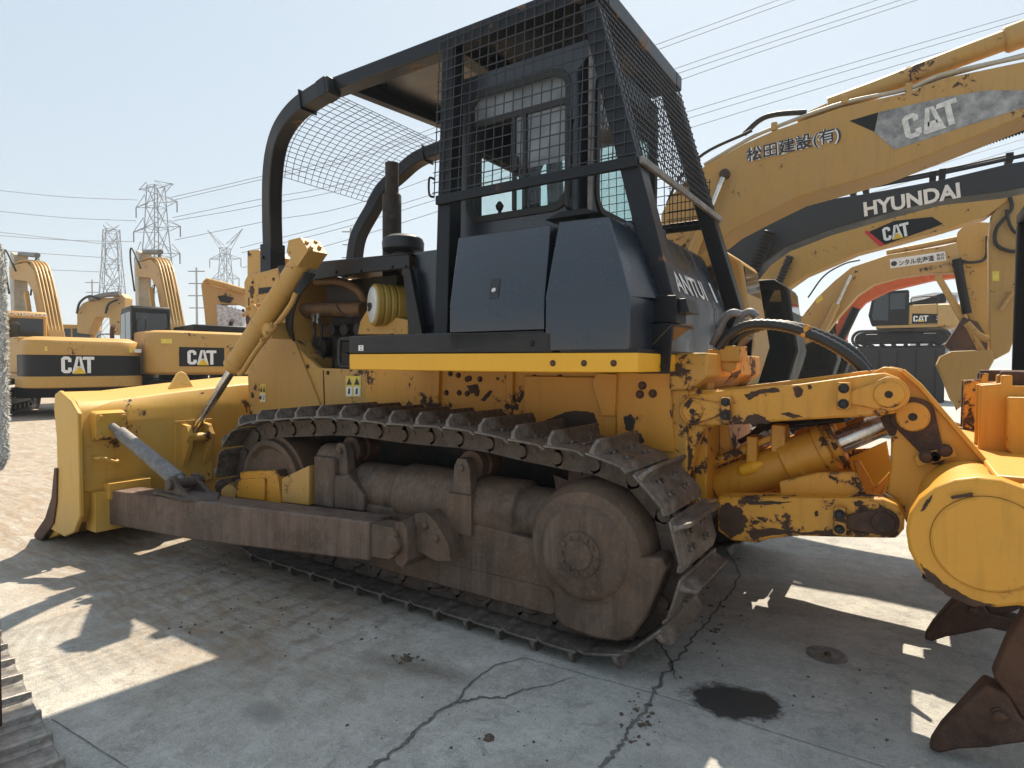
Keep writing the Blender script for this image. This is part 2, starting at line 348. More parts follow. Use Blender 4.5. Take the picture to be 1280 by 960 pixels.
        d = math_(t, 'ADD', d, math_(t, 'MULTIPLY', math_(t, 'SUBTRACT', n3, .5), .35))
        f = ramp(t, d, 1.0, 1.0-edge, 0, k); return mixc(t, f, c, col), f
    c, f1 = spot(c, 3.345, .125, .22, .15, math.radians(18), (.022, .022, .022), .97, .22)
    c, _ = spot(c, 2.05, -.42, .42, .10, math.radians(10), (.12, .09, .07), .6, .7)
    c, _ = spot(c, 1.75, -1.05, .16, .08, 0, (.2, .19, .17), .55, .6)
    c, _ = spot(c, 2.9, -.75, .25, .12, .5, (.36, .25, .16), .45, .9)
    c, _ = spot(c, -6, 3.2, .9, .35, .3, (.12, .11, .10), .5, .6)
    t.links.new(c, bs.inputs['Base Color'])
    rg = ramp(t, n2, .3, .7, .72, .92); mxr = N(t, 'ShaderNodeMix'); t.links.new(f1, mxr.inputs[0]); t.links.new(rg, mxr.inputs[2]); mxr.inputs[3].default_value = .38
    t.links.new(mxr.outputs[0], bs.inputs['Roughness'])
    hh = math_(t, 'ADD', math_(t, 'MULTIPLY', n3, .7), math_(t, 'ADD', math_(t, 'MULTIPLY', n2, 1.2), math_(t, 'MULTIPLY', n5, .4)))
    bump(t, bs, hh, .8, .014); return m
m_ground = ground_material()
g = MB(); g.add([(-900, -500, 0), (900, -500, 0), (900, 1300, 0), (-900, 1300, 0)], [(0, 1, 2, 3)])
tag(obj('ground', g, m_ground), kind='structure')
m_crack = plain('crack_dirt', (.13, .125, .115), .95, 0, .4, 40)
def strip(mb, pts, w0, w1, jag=.5, sub=5, z=.004):
    P = [Z(a, b) for a, b in pts]; Q = []
    for i in range(len(P)-1):
        for k in range(sub): Q.append(P[i].lerp(P[i+1], k/sub))
    Q.append(P[-1]); L = []; R_ = []
    for i, q in enumerate(Q):
        d = (Q[min(i+1, len(Q)-1)]-Q[max(i-1, 0)]).normalized(); s = Vector((-d.y, d.x, 0)); w = w0+(w1-w0)*i/len(Q)
        o = s*random.uniform(-1, 1)*w*jag
        L.append(q+o+s*w*random.uniform(.4, 1)); R_.append(q+o-s*w*random.uniform(.4, 1))
    for i in range(len(Q)-1):
        mb.add([(p.x, p.y, z) for p in (L[i], L[i+1], R_[i+1], R_[i])], [(0, 1, 2, 3)])
cr = MB()
strip(cr, [(657, 823), (620, 832), (590, 852), (572, 876), (545, 893), (520, 915), (497, 938), (462, 962)], .004, .013, .9, 7)
strip(cr, [(566, 881), (600, 873), (632, 873), (655, 863), (685, 858), (717, 847)], .010, .002, .9, 7, .0045)
strip(cr, [(817, 866), (806, 890), (786, 912), (775, 935), (752, 962)], .006, .012, 1, 9)
strip(cr, [(903, 688), (918, 702), (926, 720), (912, 742), (896, 762), (866, 800), (840, 832), (815, 866)], .004, .012, 1.3, 9)
strip(cr, [(820, 800), (838, 826), (845, 850)], .008, .004, 1.3, 7)
tag(obj('ground_cracks', cr, m_crack, recalc=False), kind='structure')
jn = MB()
for L in ([(843, 875), (960, 914), (1107, 960)], [(657, 823), (735, 845), (812, 866)], [(64, 899), (161, 961)], [(1183, 812), (1270, 835)], [(812, 866), (843, 875)], [(0, 560), (260, 470)]): strip(jn, L, .0022, .0022, .5, 14, .0035)
tag(obj('slab_joints', jn, m_crack, recalc=False), kind='structure')
# loose earth clods and grit
cl = MB()
def clod(p, r):
    vs = []; n = 6
    for k, (zz, rr) in enumerate(((0, 1), (.45, .85), (.75, .4))):
        for j in range(n):
            a = 2*math.pi*j/n+k*.4; q = rr*r*random.uniform(.6, 1.2); vs.append(p+Vector((math.cos(a)*q, math.sin(a)*q, zz*r*random.uniform(.7, 1.1))))
    fs = [(k*n+j, k*n+(j+1) % n, (k+1)*n+(j+1) % n, (k+1)*n+j) for k in range(2) for j in range(n)]+[tuple(2*n+j for j in range(n))]
    cl.add(vs, fs)
for cx, cy, sx, sy, n, r in ((512, 823, 10, 3, 30, .009), (495, 824, 14, 5, 16, .006), (265, 700, 70, 22, 60, .005), (240, 790, 36, 10, 22, .006), (300, 760, 90, 40, 60, .0045), (420, 780, 80, 25, 50, .005), (880, 770, 26, 40, 90, .006), (800, 900, 14, 26, 60, .006), (640, 900, 160, 40, 60, .004), (1040, 870, 90, 40, 40, .004), (612, 922, 2, 1, 3, .016)):
    for _ in range(n): clod(Z(random.gauss(cx, sx*.7), random.gauss(cy, sy*.7)), r*random.choice((.3, .4, .5, .6, .8, 1.0, 1.5, 2.0)))
tag(obj('loose_dirt', cl, plain('earth_clods', (.10, .075, .055), .95, 0, .4, 40), recalc=False), kind='stuff')

# ================================================================== bulldozer
BD = thing('bulldozer', (1.3, 1.28, 0), 'big yellow and black bulldozer with mesh cab guard and rear ripper', 'bulldozer')
PL = lambda y, pts: [Y(a, b, y) for a, b in pts]
# ---- crawler tracks
SPR = Vector((2.66, 0, .548)); IDL = Vector((.08, 0, .548)); RP = .40
def track_path():
    path = []
    def arc(c, a0, a1, n=24):
        for k in range(n+1):
            a = math.radians(a0+(a1-a0)*k/n); path.append(Vector((c.x+RP*math.cos(a), 0, c.z+RP*math.sin(a))))
    arc(SPR, -90, 88)
    path.extend(spline([(2.674, 0, .948), (2.3, 0, .972), (1.9, 0, 1.012), (1.4, 0, 1.008), (.88, 0, 1.020), (.45, 0, .985), (.10, 0, .948)], 8)[1:-1])
    arc(IDL, 92, 270)
    path.append(path[0].copy()); return path
TP = track_path(); cum = [0]
for a, b in zip(TP, TP[1:]): cum.append(cum[-1]+(b-a).length)
NSH = round(cum[-1]/.216); PITCH = cum[-1]/NSH
def at(s):
    s %= cum[-1]
    for i in range(len(cum)-1):
        if cum[i+1] >= s: return TP[i].lerp(TP[i+1], (s-cum[i])/max(1e-9, cum[i+1]-cum[i]))
def shoe_mesh():
    mb = MB(); W = .56
    # plate with turned-down trailing lip and the single grouser bar (x = travel, z = outwards)
    def loop(xz, y): return [Vector((a, y, b)) for a, b in xz]
    plate = [(-.110, .073), (-.075, .074), (.085, .074), (.124, .058), (.127, .069), (.088, .087), (-.07, .087), (-.110, .085)]
    c = .035
    mb.loft(loop([(a*.92, b) for a, b in plate], 0), loop(plate, c)); mb.loft(loop(plate, c), loop(plate, W-c)); mb.loft(loop(plate, W-c), loop([(a*.92, b) for a, b in plate], W))
    gr = [(-.090, .086), (-.046, .086), (-.058, .104), (-.063, .155), (-.081, .155), (-.083, .10)]
    g0 = [(a, .086+(b-.086)*.45) for a, b in gr]
    mb.loft(loop(g0, .004), loop(gr, .04)); mb.loft(loop(gr, .04), loop(gr, W-.04)); mb.loft(loop(gr, W-.04), loop(g0, W-.004))
    for yy in (.17, .39):
        for xx in (-.02, .05): mb.bolt((xx, yy-.03, .087), (0, 0, 1), .014, .014); mb.bolt((xx, yy+.03, .087), (0, 0, 1), .014, .014)
    return mb
def link_mesh():
    mb = MB()
    for y0 in (.165, .335):
        L = [(-.135, -.03), (-.10, -.052), (.10, -.052), (.135, -.03), (.135, .02), (.10, .072), (-.10, .072), (-.135, .02)]
        mb.prof(L, y0, y0+.05); mb.cyl((-.108, y0-.014, 0), (-.108, y0, 0), .032, 14); mb.cyl((-.03, y0-.004, .012), (-.03, y0, .012), .016, 8)
    mb.cyl((-.108, .2, 0), (-.108, .36, 0), .033, 12); return mb
def crawler(y0, shift=0.0):
    ch = None; sd = ld = None
    tmesh = MB()
    for k in range(NSH):
        s0 = shift+k*PITCH; a, b = at(s0-PITCH/2), at(s0+PITCH/2); t = (b-a).normalized(); p = (a+b)/2
        out = Vector((t.z, 0, -t.x))      # outward for this direction of travel
        Mx = Matrix((-t, Vector((0, 1, 0)), out)).transposed().to_4x4(); Mx.translation = p+Vector((0, y0, 0))
        for mb in (LINK,):
            tmesh.add([Mx @ v for v in mb.v], mb.f)
        TR.append((Mx, y0))
    return tmesh
SHOE, LINK = shoe_mesh(), link_mesh(); TR = []
off = None
for name_y in (0.0, 2.0):
    TR = []; shift = 0.0
    # phase: put a grouser tip at x = 0.216*k on the ground run
    best = min((abs(((p.x+.072) / PITCH) % 1.0-0), sft) for sft in [i*PITCH/24 for i in range(24)] for p in [(at(sft+cum[-1]-.9))])
    tm = crawler(name_y, best[1])
    tr = obj('track_chain', tm, m_link, BD, recalc=False)
    first = None
    for Mx, y0 in TR:
        if first is None:
            tmp = MB(); tmp.v = [v.copy() for v in SHOE.v]; tmp.f = list(SHOE.f)
            so_ = obj('track_shoe', tmp, m_shoe, None, bev=.004); first = so_
        else:
            so_ = first.copy(); COL.objects.link(so_)
        so_.parent = tr; so_.matrix_parent_inverse = Matrix.Identity(4)
        Q = Mx.copy(); Q.translation = Mx.translation-wloc(tr); so_.matrix_basis = Q
# ---- track frames, wheels
for side in (0, 1):
    F = (lambda v: v) if side == 0 else mir
    def mm(mb):
        mb.v = [F(v) for v in mb.v]; return mb
    # sprocket with teeth
    s = MB(); prf = []
    for k in range(46):
        a = 2*math.pi*k/46; r = .425 if k % 2 else .350; prf.append((SPR.x+r*math.cos(a), SPR.z+r*math.sin(a)))
    s.prof(prf, .245, .315); s.lathe((SPR.x, .1, SPR.z), (0, 1, 0), [(0, .31), (.14, .33), (.5, .33)], 36); obj('sprocket', mm(s), m_rusty, BD, .004)
    if side == 0:
        fd = MB()
        fd.lathe((SPR.x, -.005, SPR.z), (0, 1, 0), [(0, .17), (.006, .20), (.012, .215), (.03, .23), (.045, .285), (.09, .318), (.16, .328), (.22, .328)], 48)
        # lower guard plate wrapped round the drive
        lo = PL(.03, [(690, 697), (826, 697), (832, 711), (820, 742), (806, 775), (790, 797), (772, 803), (740, 797), (706, 785), (692, 772)])
        fd.slab(lo, (0, .16, 0)); fdo = obj('final_drive_housing', fd, m_worn, BD, .012)
        hb = MB(); hb.lathe((SPR.x, -.035, SPR.z), (0, 1, 0), [(0, .062), (.006, .070), (.012, .072), (.013, .105), (.04, .112)], 32)
        for k in range(12): hb.bolt((SPR.x+.089*math.cos(k*.5236), -.022, SPR.z+.089*math.sin(k*.5236)), (0, -1, 0), .010, .010)
        obj('hub_cover', hb, m_worn, fdo, .003)
    # idler
    i_ = MB(); i_.lathe((IDL.x, .12, IDL.z), (0, 1, 0), [(0, .10), (.005, .12), (.02, .13), (.03, .27), (.01, .29), (.0, .30), (.01, .335), (.05, .34), (.055, .365), (.27, .365), (.275, .34), (.32, .335), (.32, .1)], 48)
    obj('idler_wheel', mm(i_), m_worn, BD, .004)
    # roller frame: lower box beam, recoil spring tube, roller guard
    fr = MB(); fr.prof([(.42, .30), (2.45, .30), (2.45, .53), (1.9, .57), (1.0, .56), (.45, .52)], .10, .46)
    fr.prof([(.55, .175), (2.45, .165), (2.50, .21), (2.44, .31), (.5, .31)], .10, .125); fr.prof([(.55, .15), (2.48, .15), (2.44, .31), (.5, .31)], .43, .455)
    obj('roller_frame', mm(fr), m_worn, BD, .012)
    tb = MB(); tb.lathe((.92, .27, .625), (1, 0, 0), [(0, .14), (.02, .165), (.42, .165), (.425, .19), (.98, .19), (.985, .178), (1.28, .178), (1.30, .15), (1.52, .15)], 36)
    obj('recoil_spring_tube', mm(tb), m_worn, BD, .006)
    for x in (.62, .95, 1.28, 1.62, 1.95, 2.28):
        r = MB(); r.lathe((x, .135, .225), (0, 1, 0), [(0, .055), (.01, .06), (.012, .10), (.03, .115), (.055, .115), (.06, .095), (.2, .095), (.21, .115), (.25, .115), (.27, .05)], 22); obj('track_roller', mm(r), m_link, BD)
    for x, z in ((.88, .875), (1.87, .865)):
        r = MB(); r.lathe((x, .17, z), (0, 1, 0), [(0, .03), (.005, .045), (.012, .06), (.014, .085), (.05, .088), (.055, .075), (.09, .075), (.1, .088), (.2, .088), (.22, .05)], 26); ro = obj('carrier_roller', mm(r), m_rusty, BD, .002)
        b = MB(); b.prof([(x-.07, .56), (x+.08, .56), (x+.055, z), (x+.03, z+.05), (x-.03, z+.05), (x-.055, z)], .10, .165); b.prof([(x-.085, .50), (x+.085, .50), (x+.085, .72), (x-.085, .72)], .075, .22); b.bolt((x, .10, z), (0, -1, 0), .022, .012)
        obj('roller_bracket', mm(b), m_worn, ro, .008)
    if side == 0:
        cv = MB(); cv.prof([(.74, .50), (1.12, .52), (1.12, .62), (.98, .74), (.82, .70), (.74, .62)], .07, .30); obj('spring_cover', cv, m_worn, BD, .01)
        bx = MB(); bx.prof([(.66, .50), (.86, .50), (.86, .83), (.66, .83)], .06, .34); bx.lathe((.60, .2, .80), (1, 0, 0), [(0, .07), (.04, .10), (.2, .11), (.28, .09)], 20)
        obj('idler_support_block', bx, m_worn, BD, .014)
        yb = MB(); yb.slab(PL(.05, [(352, 598), (386, 582), (386, 632), (352, 628)]), (0, .2, 0)); obj('idler_guard_box', yb, m_yel_dust, BD, .006)
        jx = MB(); jx.slab(PL(.04, [(294, 600), (330, 598), (330, 626), (296, 622)]), (0, .02, 0)); jx.slab(PL(.06, [(300, 590), (345, 588), (352, 630), (300, 626)]), (0, .16, 0)); obj('idler_yoke', jx, m_yel_chip, BD, .006)
# ---- main frame and hull between the tracks
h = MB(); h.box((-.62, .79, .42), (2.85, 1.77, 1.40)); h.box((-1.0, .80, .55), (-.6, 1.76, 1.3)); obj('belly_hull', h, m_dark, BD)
sf = MB(); sf.box((.50, .665, .99), (2.99, .715, 1.46))
sfo = obj('main_frame', sf, m_yel_chip, BD, .004)
lf = MB(); lf.box((-.55, .68, .40), (2.97, .73, .988)); obj('lower_frame', lf, m_engine, BD, .004)  # dark colour holds grease and the deep shade behind the track
for y_, pts, th in ((.64, [(541, 460), (549, 460), (548, 505), (541, 503)], .03), (.64, [(632, 460), (641, 460), (640, 505), (632, 503)], .03), (.635, [(655, 470), (770, 472), (770, 560), (655, 540)], .03),
                    (.60, [(745, 466), (771, 468), (768, 520), (752, 520), (740, 480)], .04), (.62, [(768, 466), (838, 466), (842, 565), (772, 560)], .05)):
    rb = MB(); rb.slab(PL(y_, pts), (0, th, 0)); obj('frame_rib', rb, m_yel_chip, sfo, .004)
bolts(sfo, [(Y(px, py, .664), (0, -1, 0), .015, .012) for px, py in ((563, 467), (573, 469), (587, 473), (600, 474), (584, 474), (596, 492), (584, 492), (634, 471), (668, 472), (700, 472), (558, 491), (574, 491), (634, 508), (668, 510))], m_rusty)
bolts(sfo, [(Y(px, py, .619), (0, -1, 0), .018, .012) for px, py in ((803, 482), (816, 492), (800, 493))], m_rusty)
# ---- radiator guard, hood, engine bay
rg = MB(); rg.slab(PL(.74, [(304, 352), (309, 343), (347, 334), (353, 372), (361, 415), (381, 444), (380, 530), (311, 530)]), (0, 1.08, 0)); rgo = obj('radiator_guard', rg, m_yel_dust, BD, .02)
lp = MB(); lp.slab(PL(.73, [(361, 418), (372, 434), (384, 447), (399, 460), (474, 463), (478, 480), (481, 530), (312, 530), (312, 500)]), (0, .05, 0)); lpo = obj('lower_side_panel', lp, m_yel_dust, BD, .008)
lb = MB(); lb.bar([Y(366, 420, .722), Y(400, 505, .722)], .02, .012); obj('panel_rib', lb, m_yel_dust, lpo)
lb = MB(); lb.bar([Y(404, 463, .7275), Y(406, 520, .7275)], .006, .008); obj('panel_seam', lb, m_rusty, lpo)
bolts(lpo, [(Y(px, py, .73), (0, -1, 0), .014, .01) for px, py in ((385, 458), (316, 495), (326, 497), (410, 466), (470, 466))], m_rusty)
tb = MB(); tb.slab(PL(.80, [(309, 313), (323, 312), (328, 318), (328, 341), (309, 345)]), (0, .3, 0)); obj('front_lamp_guard', tb, m_yel_dust, BD, .006)
bolts(rgo, [(Y(px, py, .74), (0, -1, 0), .012, .008) for px, py in ((316, 353), (342, 349), (304, 388))], m_rusty)
gx = MB(); gx.slab(PL(.736, [(312, 358), (316, 357), (317, 367), (313, 372)]), (0, .02, 0)); obj('door_hinge', gx, m_rusty, rgo)
gx = MB(); gx.slab(PL(.738, [(310, 372), (311.5, 372), (311.5, 404), (310, 404)]), (0, .01, 0)); obj('door_seam', gx, m_rusty, rgo)
gx = MB(); gx.slab(PL(.736, [(323, 360), (345, 358), (345, 364), (323, 368)]), (0, .02, 0)); obj('guard_slot', gx, m_dark, rgo)
zt = Y(400, 328, .74).z
hd = MB(); hd.slab(PL(.735, [(347, 334), (405, 327), (511, 318), (512, 335), (450, 341), (391, 350), (352, 350)]), (0, .03, 0))
a, b = Y(347, 334, .74), Y(511, 318, .74)
hd.slab([Vector((a.x, .735, a.z)), Vector((b.x, .735, b.z)), Vector((b.x, 1.825, b.z)), Vector((a.x, 1.825, a.z))], (0, 0, .012))
hd.slab([mir(q) for q in PL(.735, [(347, 334), (405, 327), (511, 318), (512, 335), (450, 341), (391, 350), (352, 350)])], (0, -.03, 0))
hdo = obj('hood', hd, m_rail, BD, .006)
bolts(hdo, [(Y(px, py, .735), (0, -1, 0), .012, .008) for px, py in ((387, 343), (420, 340), (451, 339), (507, 333), (490, 334))], m_blk2)
cp = MB(); cp.slab(PL(.71, [(503, 336), (512, 335), (519, 372), (528, 418), (511, 418)]), (0, .05, 0))
cpo = obj('cowl_post', cp, m_rail, BD, .004)
cw = MB(); q = Y(513, 400, .74); cw.box((q.x-.02, .80, 1.55), (q.x+.34, 1.76, 2.26)); obj('dash_cowl', cw, m_blk, BD, .01)
eb = MB(); eb.box((-.25, .98, 1.30), (.75, 1.58, 1.95)); eb.box((-.1, .90, 1.30), (.6, 1.2, 1.62)); eb.box((-.35, 1.0, 1.95), (.5, 1.5, 2.15))
for k in range(5): eb.cyl((-.15+k*.16, .88, 1.72), (-.15+k*.16, 1.0, 1.72), .05, 14)
eb.cyl((.05, .84, 1.42), (.05, 1.0, 1.42), .11, 20); eb.cyl((.42, .80, 1.38), (.42, 1.0, 1.38), .08, 20); eb.lathe(Y(395, 435, .9), (0, 1, 0), [(0, .06), (.02, .10), (.2, .10)], 20)
eb.tube(spline(PL(.86, [(355, 372), (368, 392), (372, 420), (384, 440)]), 6), .018, 8); eb.tube(spline(PL(.84, [(390, 395), (394, 415), (391, 430), (405, 448)]), 6), .012, 8); eb.tube(spline(PL(.84, [(396, 394), (402, 410), (400, 432)]), 6), .012, 8)
ebo = obj('engine_block', eb, m_engine, BD, .01)
pp = MB(); pp.tube([Y(368, 388, .95), Y(420, 387, .95), Y(455, 387, .95)], .062, 18); pp.tube(spline([Y(395, 352, .9), Y(425, 352, .9), Y(446, 362, .92), Y(458, 378, 1.0)], 6), .035, 12); obj('intake_pipe', pp, m_brownpipe, ebo)
for L_, r_ in ((PL(.83, [(420, 380), (426, 390), (436, 396), (448, 394)]), .007), (PL(.84, [(340, 370), (365, 372), (372, 362)]), .012)):
    ch_ = MB(); ch_.tube(spline(L_, 6), r_, 8); obj('engine_hose', ch_, m_rubber, ebo)
for px, py in ((391.5, 398), (397.5, 398)):
    ch_ = MB(); ch_.cyl(Y(px, py-6, .84), Y(px, py+6, .84), .014, 8); obj('hose_fitting', ch_, m_chrome, ebo)
# air filter canister
fa = Y(466, 381, .84); fr_ = .165
fax = Vector((.50, .866, 0)); fa = Y(466, 381, .80)
af = MB(); af.lathe(fa, fax, [(0, fr_-.01), (.01, fr_), (.05, fr_), (.055, fr_-.006), (.065, fr_-.006), (.07, fr_), (.10, fr_), (.105, fr_-.006), (.115, fr_-.006), (.12, fr_), (.15, fr_), (.155, fr_-.006), (.165, fr_-.006), (.17, fr_-.002), (.36, fr_-.004)], 40)
afo = obj('air_filter', af, m_filteryel, BD, .003)
ab = MB(); ab.slab(PL(.86, [(447, 418), (450, 402), (458, 388), (510, 400), (510, 418)]), (0, .2, 0)); obj('filter_bracket', ab, m_yel_dust, afo, .006)
ac = MB(); ac.lathe(fa-fax*.014, fax, [(0, .05), (.0, fr_-.035), (.004, fr_-.026), (.016, fr_-.022)], 40); obj('filter_cap', ac, m_filter, afo)
al = MB(); al.lathe(fa-fax*.04, fax, [(0, .012), (.03, .018)], 10); n_ = Vector((-fax.y, fax.x, 0)); al.slab([fa-fax*.03+n_*.05+Vector((0, 0, .02)), fa-fax*.03+n_*.03-Vector((0, 0, .05)), fa-fax*.03-n_*.05-Vector((0, 0, .01))], fax*.01); obj('cap_wingnut', al, m_plastic_blk, afo)
m_stack = steel('sooty_stack', (.03, .024, .022), (.075, .06, .052), .7, .2, 7, (.09, .05, .03), .4)
# precleaner and exhaust stack
pc = MB(); o = Y(504, 318, 1.05); pc.lathe(o-Vector((0, 0, .08)), (0, 0, 1), [(0, .09), (.09, .085), (.10, .15), (.115, .165), (.17, .168), (.20, .155), (.225, .11), (.235, .03)], 36); obj('precleaner', pc, m_plastic_blk, BD)
ex = MB(); o = Y(490, 310, 1.42); top = Y(490, 204, 1.42).z; mid = Y(490, 243, 1.42).z
ex.lathe((o.x, 1.42, 2.2), (0, 0, 1), [(0, .084), (mid-2.2-.015, .084), (mid-2.2, .076), (mid-2.2+.002, .060), (top-2.2, .060), (top-2.2, .053), (top-2.5, .052)], 28); obj('exhaust_stack', ex, m_stack, BD)
# ---- lift cylinders
for k, F in enumerate((lambda v: v, mir)):
    A, Bq = Y(243, 536, .30), Y(291, 461, .37); T = Y(379, 324, .52); Bq = A.lerp(T, (Bq-A).length/(T-A).length)
    d = (T-A).normalized(); A, Bq, T = F(A), F(Bq), F(T); d = (T-A).normalized()
    lc = MB(); lc.tube([Bq, T], .083, 28); lc.lathe(Bq-d*.02, d, [(0, .07), (.03, .092), (.07, .092), (.08, .083)], 28); lc.lathe(A.lerp(T, .62), d, [(0, .083), (.01, .089), (.03, .089), (.04, .083)], 28)
    lo = obj('lift_cylinder', lc, m_yel_dust, BD, .003)
    rd = MB(); rd.tube([A, Bq+d*.05], .036, 20); obj('cylinder_rod', rd, m_chrome, lo)
    hd_ = MB(); q = T; sd = Vector((0, 1, 0)); nn = d.cross(sd).normalized()
    hd_.loft([q+d*a_+nn*b_-sd*.085 for a_, b_ in ((-.03, -.08), (.13, -.085), (.15, .06), (.06, .15), (-.02, .10))], [q+d*a_+nn*b_+sd*.10 for a_, b_ in ((-.03, -.08), (.13, -.085), (.15, .06), (.06, .15), (-.02, .10))])
    for i in range(4): hd_.bolt(q+d*.135+nn*(-.06+i*.034)+sd*(.05 if i % 2 else -.05), d, .018, .02)
    obj('cylinder_head', hd_, m_yel_dust, lo, .012)
    sp = MB(); off_ = -nn*.13-sd*.02*(1 if k == 0 else -1)
    sp.tube(spline([Bq+d*.02-nn*.06, Bq+d*.06+off_, A.lerp(T, .55)+off_, A.lerp(T, .80)+off_*1.4, A.lerp(T, .88)+off_*1.2], 6), .021, 10); obj('cylinder_pipe', sp, m_yel_dust, lo)
    yk = MB(); c0 = A.lerp(T, .66)
    for sgn in (-1, 1):
        e = c0+nn*sgn*.12; yk.lathe(e-sd*.05, sd if k == 0 else -sd, [(0, .045), (.01, .06), (.12, .06)], 20)
        for j in range(3): yk.bolt(e+d*(.07-.07*j)+nn*sgn*.04-sd*.06*(1 if k == 0 else -1), -sd if k == 0 else sd, .015, .012)
        yk.box(e-Vector((.045, .02, .065)), e+Vector((.045, .20, .065)))
    obj('cylinder_yoke', yk, m_yel_dust, lo, .014)
    if k == 0:
        hs = MB()
        for i in range(5): hs.tube(spline([A.lerp(T, .97)-nn*.10+sd*.02*i, A.lerp(T, .86)-nn*(.12+.014*i), A.lerp(T, .74)-nn*(.15+.018*i)+sd*.05, A.lerp(T, .66)-nn*(.16+.02*i)+sd*.15], 6), .012, 8)
        obj('hydraulic_hose', hs, m_rubber, lo)
# ---- blade
def blade_section(y):
    # x,z pairs of the moldboard at lateral position y: concave face forwards (-x), backed by a box
    return [(-1.93, .0), (-1.72, .14), (-1.60, .35), (-1.545, .60), (-1.54, .85), (-1.575, 1.05), (-1.62, 1.185), (-1.52, 1.21), (-1.30, 1.14), (-1.235, 1.06), (-1.22, .70), (-1.235, .35), (-1.30, .22), (-1.50, .16), (-1.70, .06), (-1.88, -.0)]
bl = MB(); ys = [-.555, -.30, .2, .8, 1.28, 1.76, 2.36, 2.86, 3.115]
def lift(x, z, y): return z+(.10*max(0, min(1, (y+.3)/1.0))*max(0, min(1, (2.86-y)/1.0)) if z > 1.1 else 0)
secs = [[Vector((x, y, lift(x, z, y))) for x, z in blade_section(y)] for y in ys]
for A_, B_ in zip(secs, secs[1:]): bl.loft(A_, B_, caps=False)
n = len(secs[0]); bl.add(secs[0], [tuple(range(n))]); bl.add(secs[-1], [tuple(range(n))])
blo = obj('blade', bl, m_yel_blade, BD, .01, ang=45)
for y0, y1 in ((-.59, -.557), (3.117, 3.15)):
    e = MB(); e.prof([(-1.72, .12), (-1.60, .35), (-1.56, .60), (-1.56, .85), (-1.60, 1.08), (-1.58, 1.19), (-1.50, 1.22), (-1.30, 1.15), (-1.18, 1.06), (-1.17, .30), (-1.28, .16), (-1.45, .10)], y0, y1); obj('end_plate', e, m_yel_blade, blo, .008)
    e = MB(); s = -1 if y0 < 0 else 1; yy = y0 if s < 0 else y1
    e.prof([(-2.00, -.01), (-1.93, .0), (-1.70, .13), (-1.575, .36), (-1.54, .62), (-1.60, .62), (-1.64, .36), (-1.80, .15), (-2.0, .03)], yy, yy+s*.03) if False else e.prof([(-2.0, .005), (-1.86, .005), (-1.62, .18), (-1.555, .36), (-1.53, .62), (-1.585, .62), (-1.65, .38), (-1.78, .20), (-2.0, .04)], yy-.012, yy+.04); obj('end_bit', e, m_rusty, blo, .006)
ce = MB(); ce.prof([(-1.965, .004), (-1.94, .03), (-1.74, .20), (-1.705, .17), (-1.90, .004)], -.53, 3.09); obj('cutting_edge', ce, m_rusty, blo, .004)
tr_ = MB(); A_ = Y(225, 466, .45); tr_.add([], [])
x0 = -1.55; P3 = [X(197, 506, -1.32), X(209, 490, -1.36), X(222, 467, -1.42), X(227, 464, -1.42), X(233, 467, -1.42), X(242, 483, -1.37), X(249, 499, -1.32)]
tr_.slab(P3, (-.03, 0, 0)); obj('sight_plate', tr_, m_yel_blade, blo, .006)
bk = MB()                                    # brackets on the blade's back
c0 = X(137, 532, -1.2); bk.loft(rrect(c0+Vector((.04, 0, -.0)), Vector((0, 1, 0)), Vector((0, 0, 1)), .22, .20, .03), rrect(c0-Vector((.06, 0, 0)), Vector((0, 1, 0)), Vector((0, 0, 1)), .26, .24, .03))
for i, j in ((-1, -1), (1, -1), (1, 1), (-1, 1)): bk.bolt(c0+Vector((.04, i*.08, j*.07)), (1, 0, 0), .018, .016)
bk.loft(rrect(c0+Vector((-.02, .02, -.42)), Vector((0, 1, 0)), Vector((0, 0, 1)), .40, .14, .04), rrect(c0+Vector((-.05, .02, -.42)), Vector((0, 1, 0)), Vector((0, 0, 1)), .44, .20, .04))
c1 = X(243, 545, -1.2)
for dy in (-.09, .09): bk.loft([Vector((-1.24, c1.y+dy-.02, c1.z+a_)) for a_ in (-.34, .12)]+[Vector((-1.12, c1.y+dy-.02, c1.z+.10)), Vector((-1.08, c1.y+dy-.02, c1.z+.02)), Vector((-1.10, c1.y+dy-.02, c1.z-.08))], [Vector((-1.24, c1.y+dy+.02, c1.z+a_)) for a_ in (-.34, .12)]+[Vector((-1.12, c1.y+dy+.02, c1.z+.10)), Vector((-1.08, c1.y+dy+.02, c1.z+.02)), Vector((-1.10, c1.y+dy+.02, c1.z-.08))])
bk.box((-1.225, c1.y-.16, c1.z-.40), (-1.20, c1.y+.16, c1.z+.14)); bk.cyl((-1.12, c1.y-.12, c1.z), (-1.12, c1.y+.12, c1.z), .035, 16)
p0 = Y(116, 632, -.44); bk.box((-1.30, -.50, .16), (-1.14, -.18, .46)); bk.box((-1.24, -.42, .40), (-1.10, -.12, .52))
bk.v += []; obj('blade_bracket', bk, m_yel_blade, blo, .012)
gh = MB(); q0, q1 = X(118, 572, -1.19), X(143, 575, -1.19); gh.tube(spline([q0-Vector((.03, 0, 0)), q0+Vector((.05, 0, 0)), q0+Vector((.07, .03, 0)), q1+Vector((.07, -.03, 0)), q1+Vector((.05, 0, 0)), q1-Vector((.03, 0, 0))], 5), .012, 10); obj('grab_handle', gh, m_yel_blade, blo)
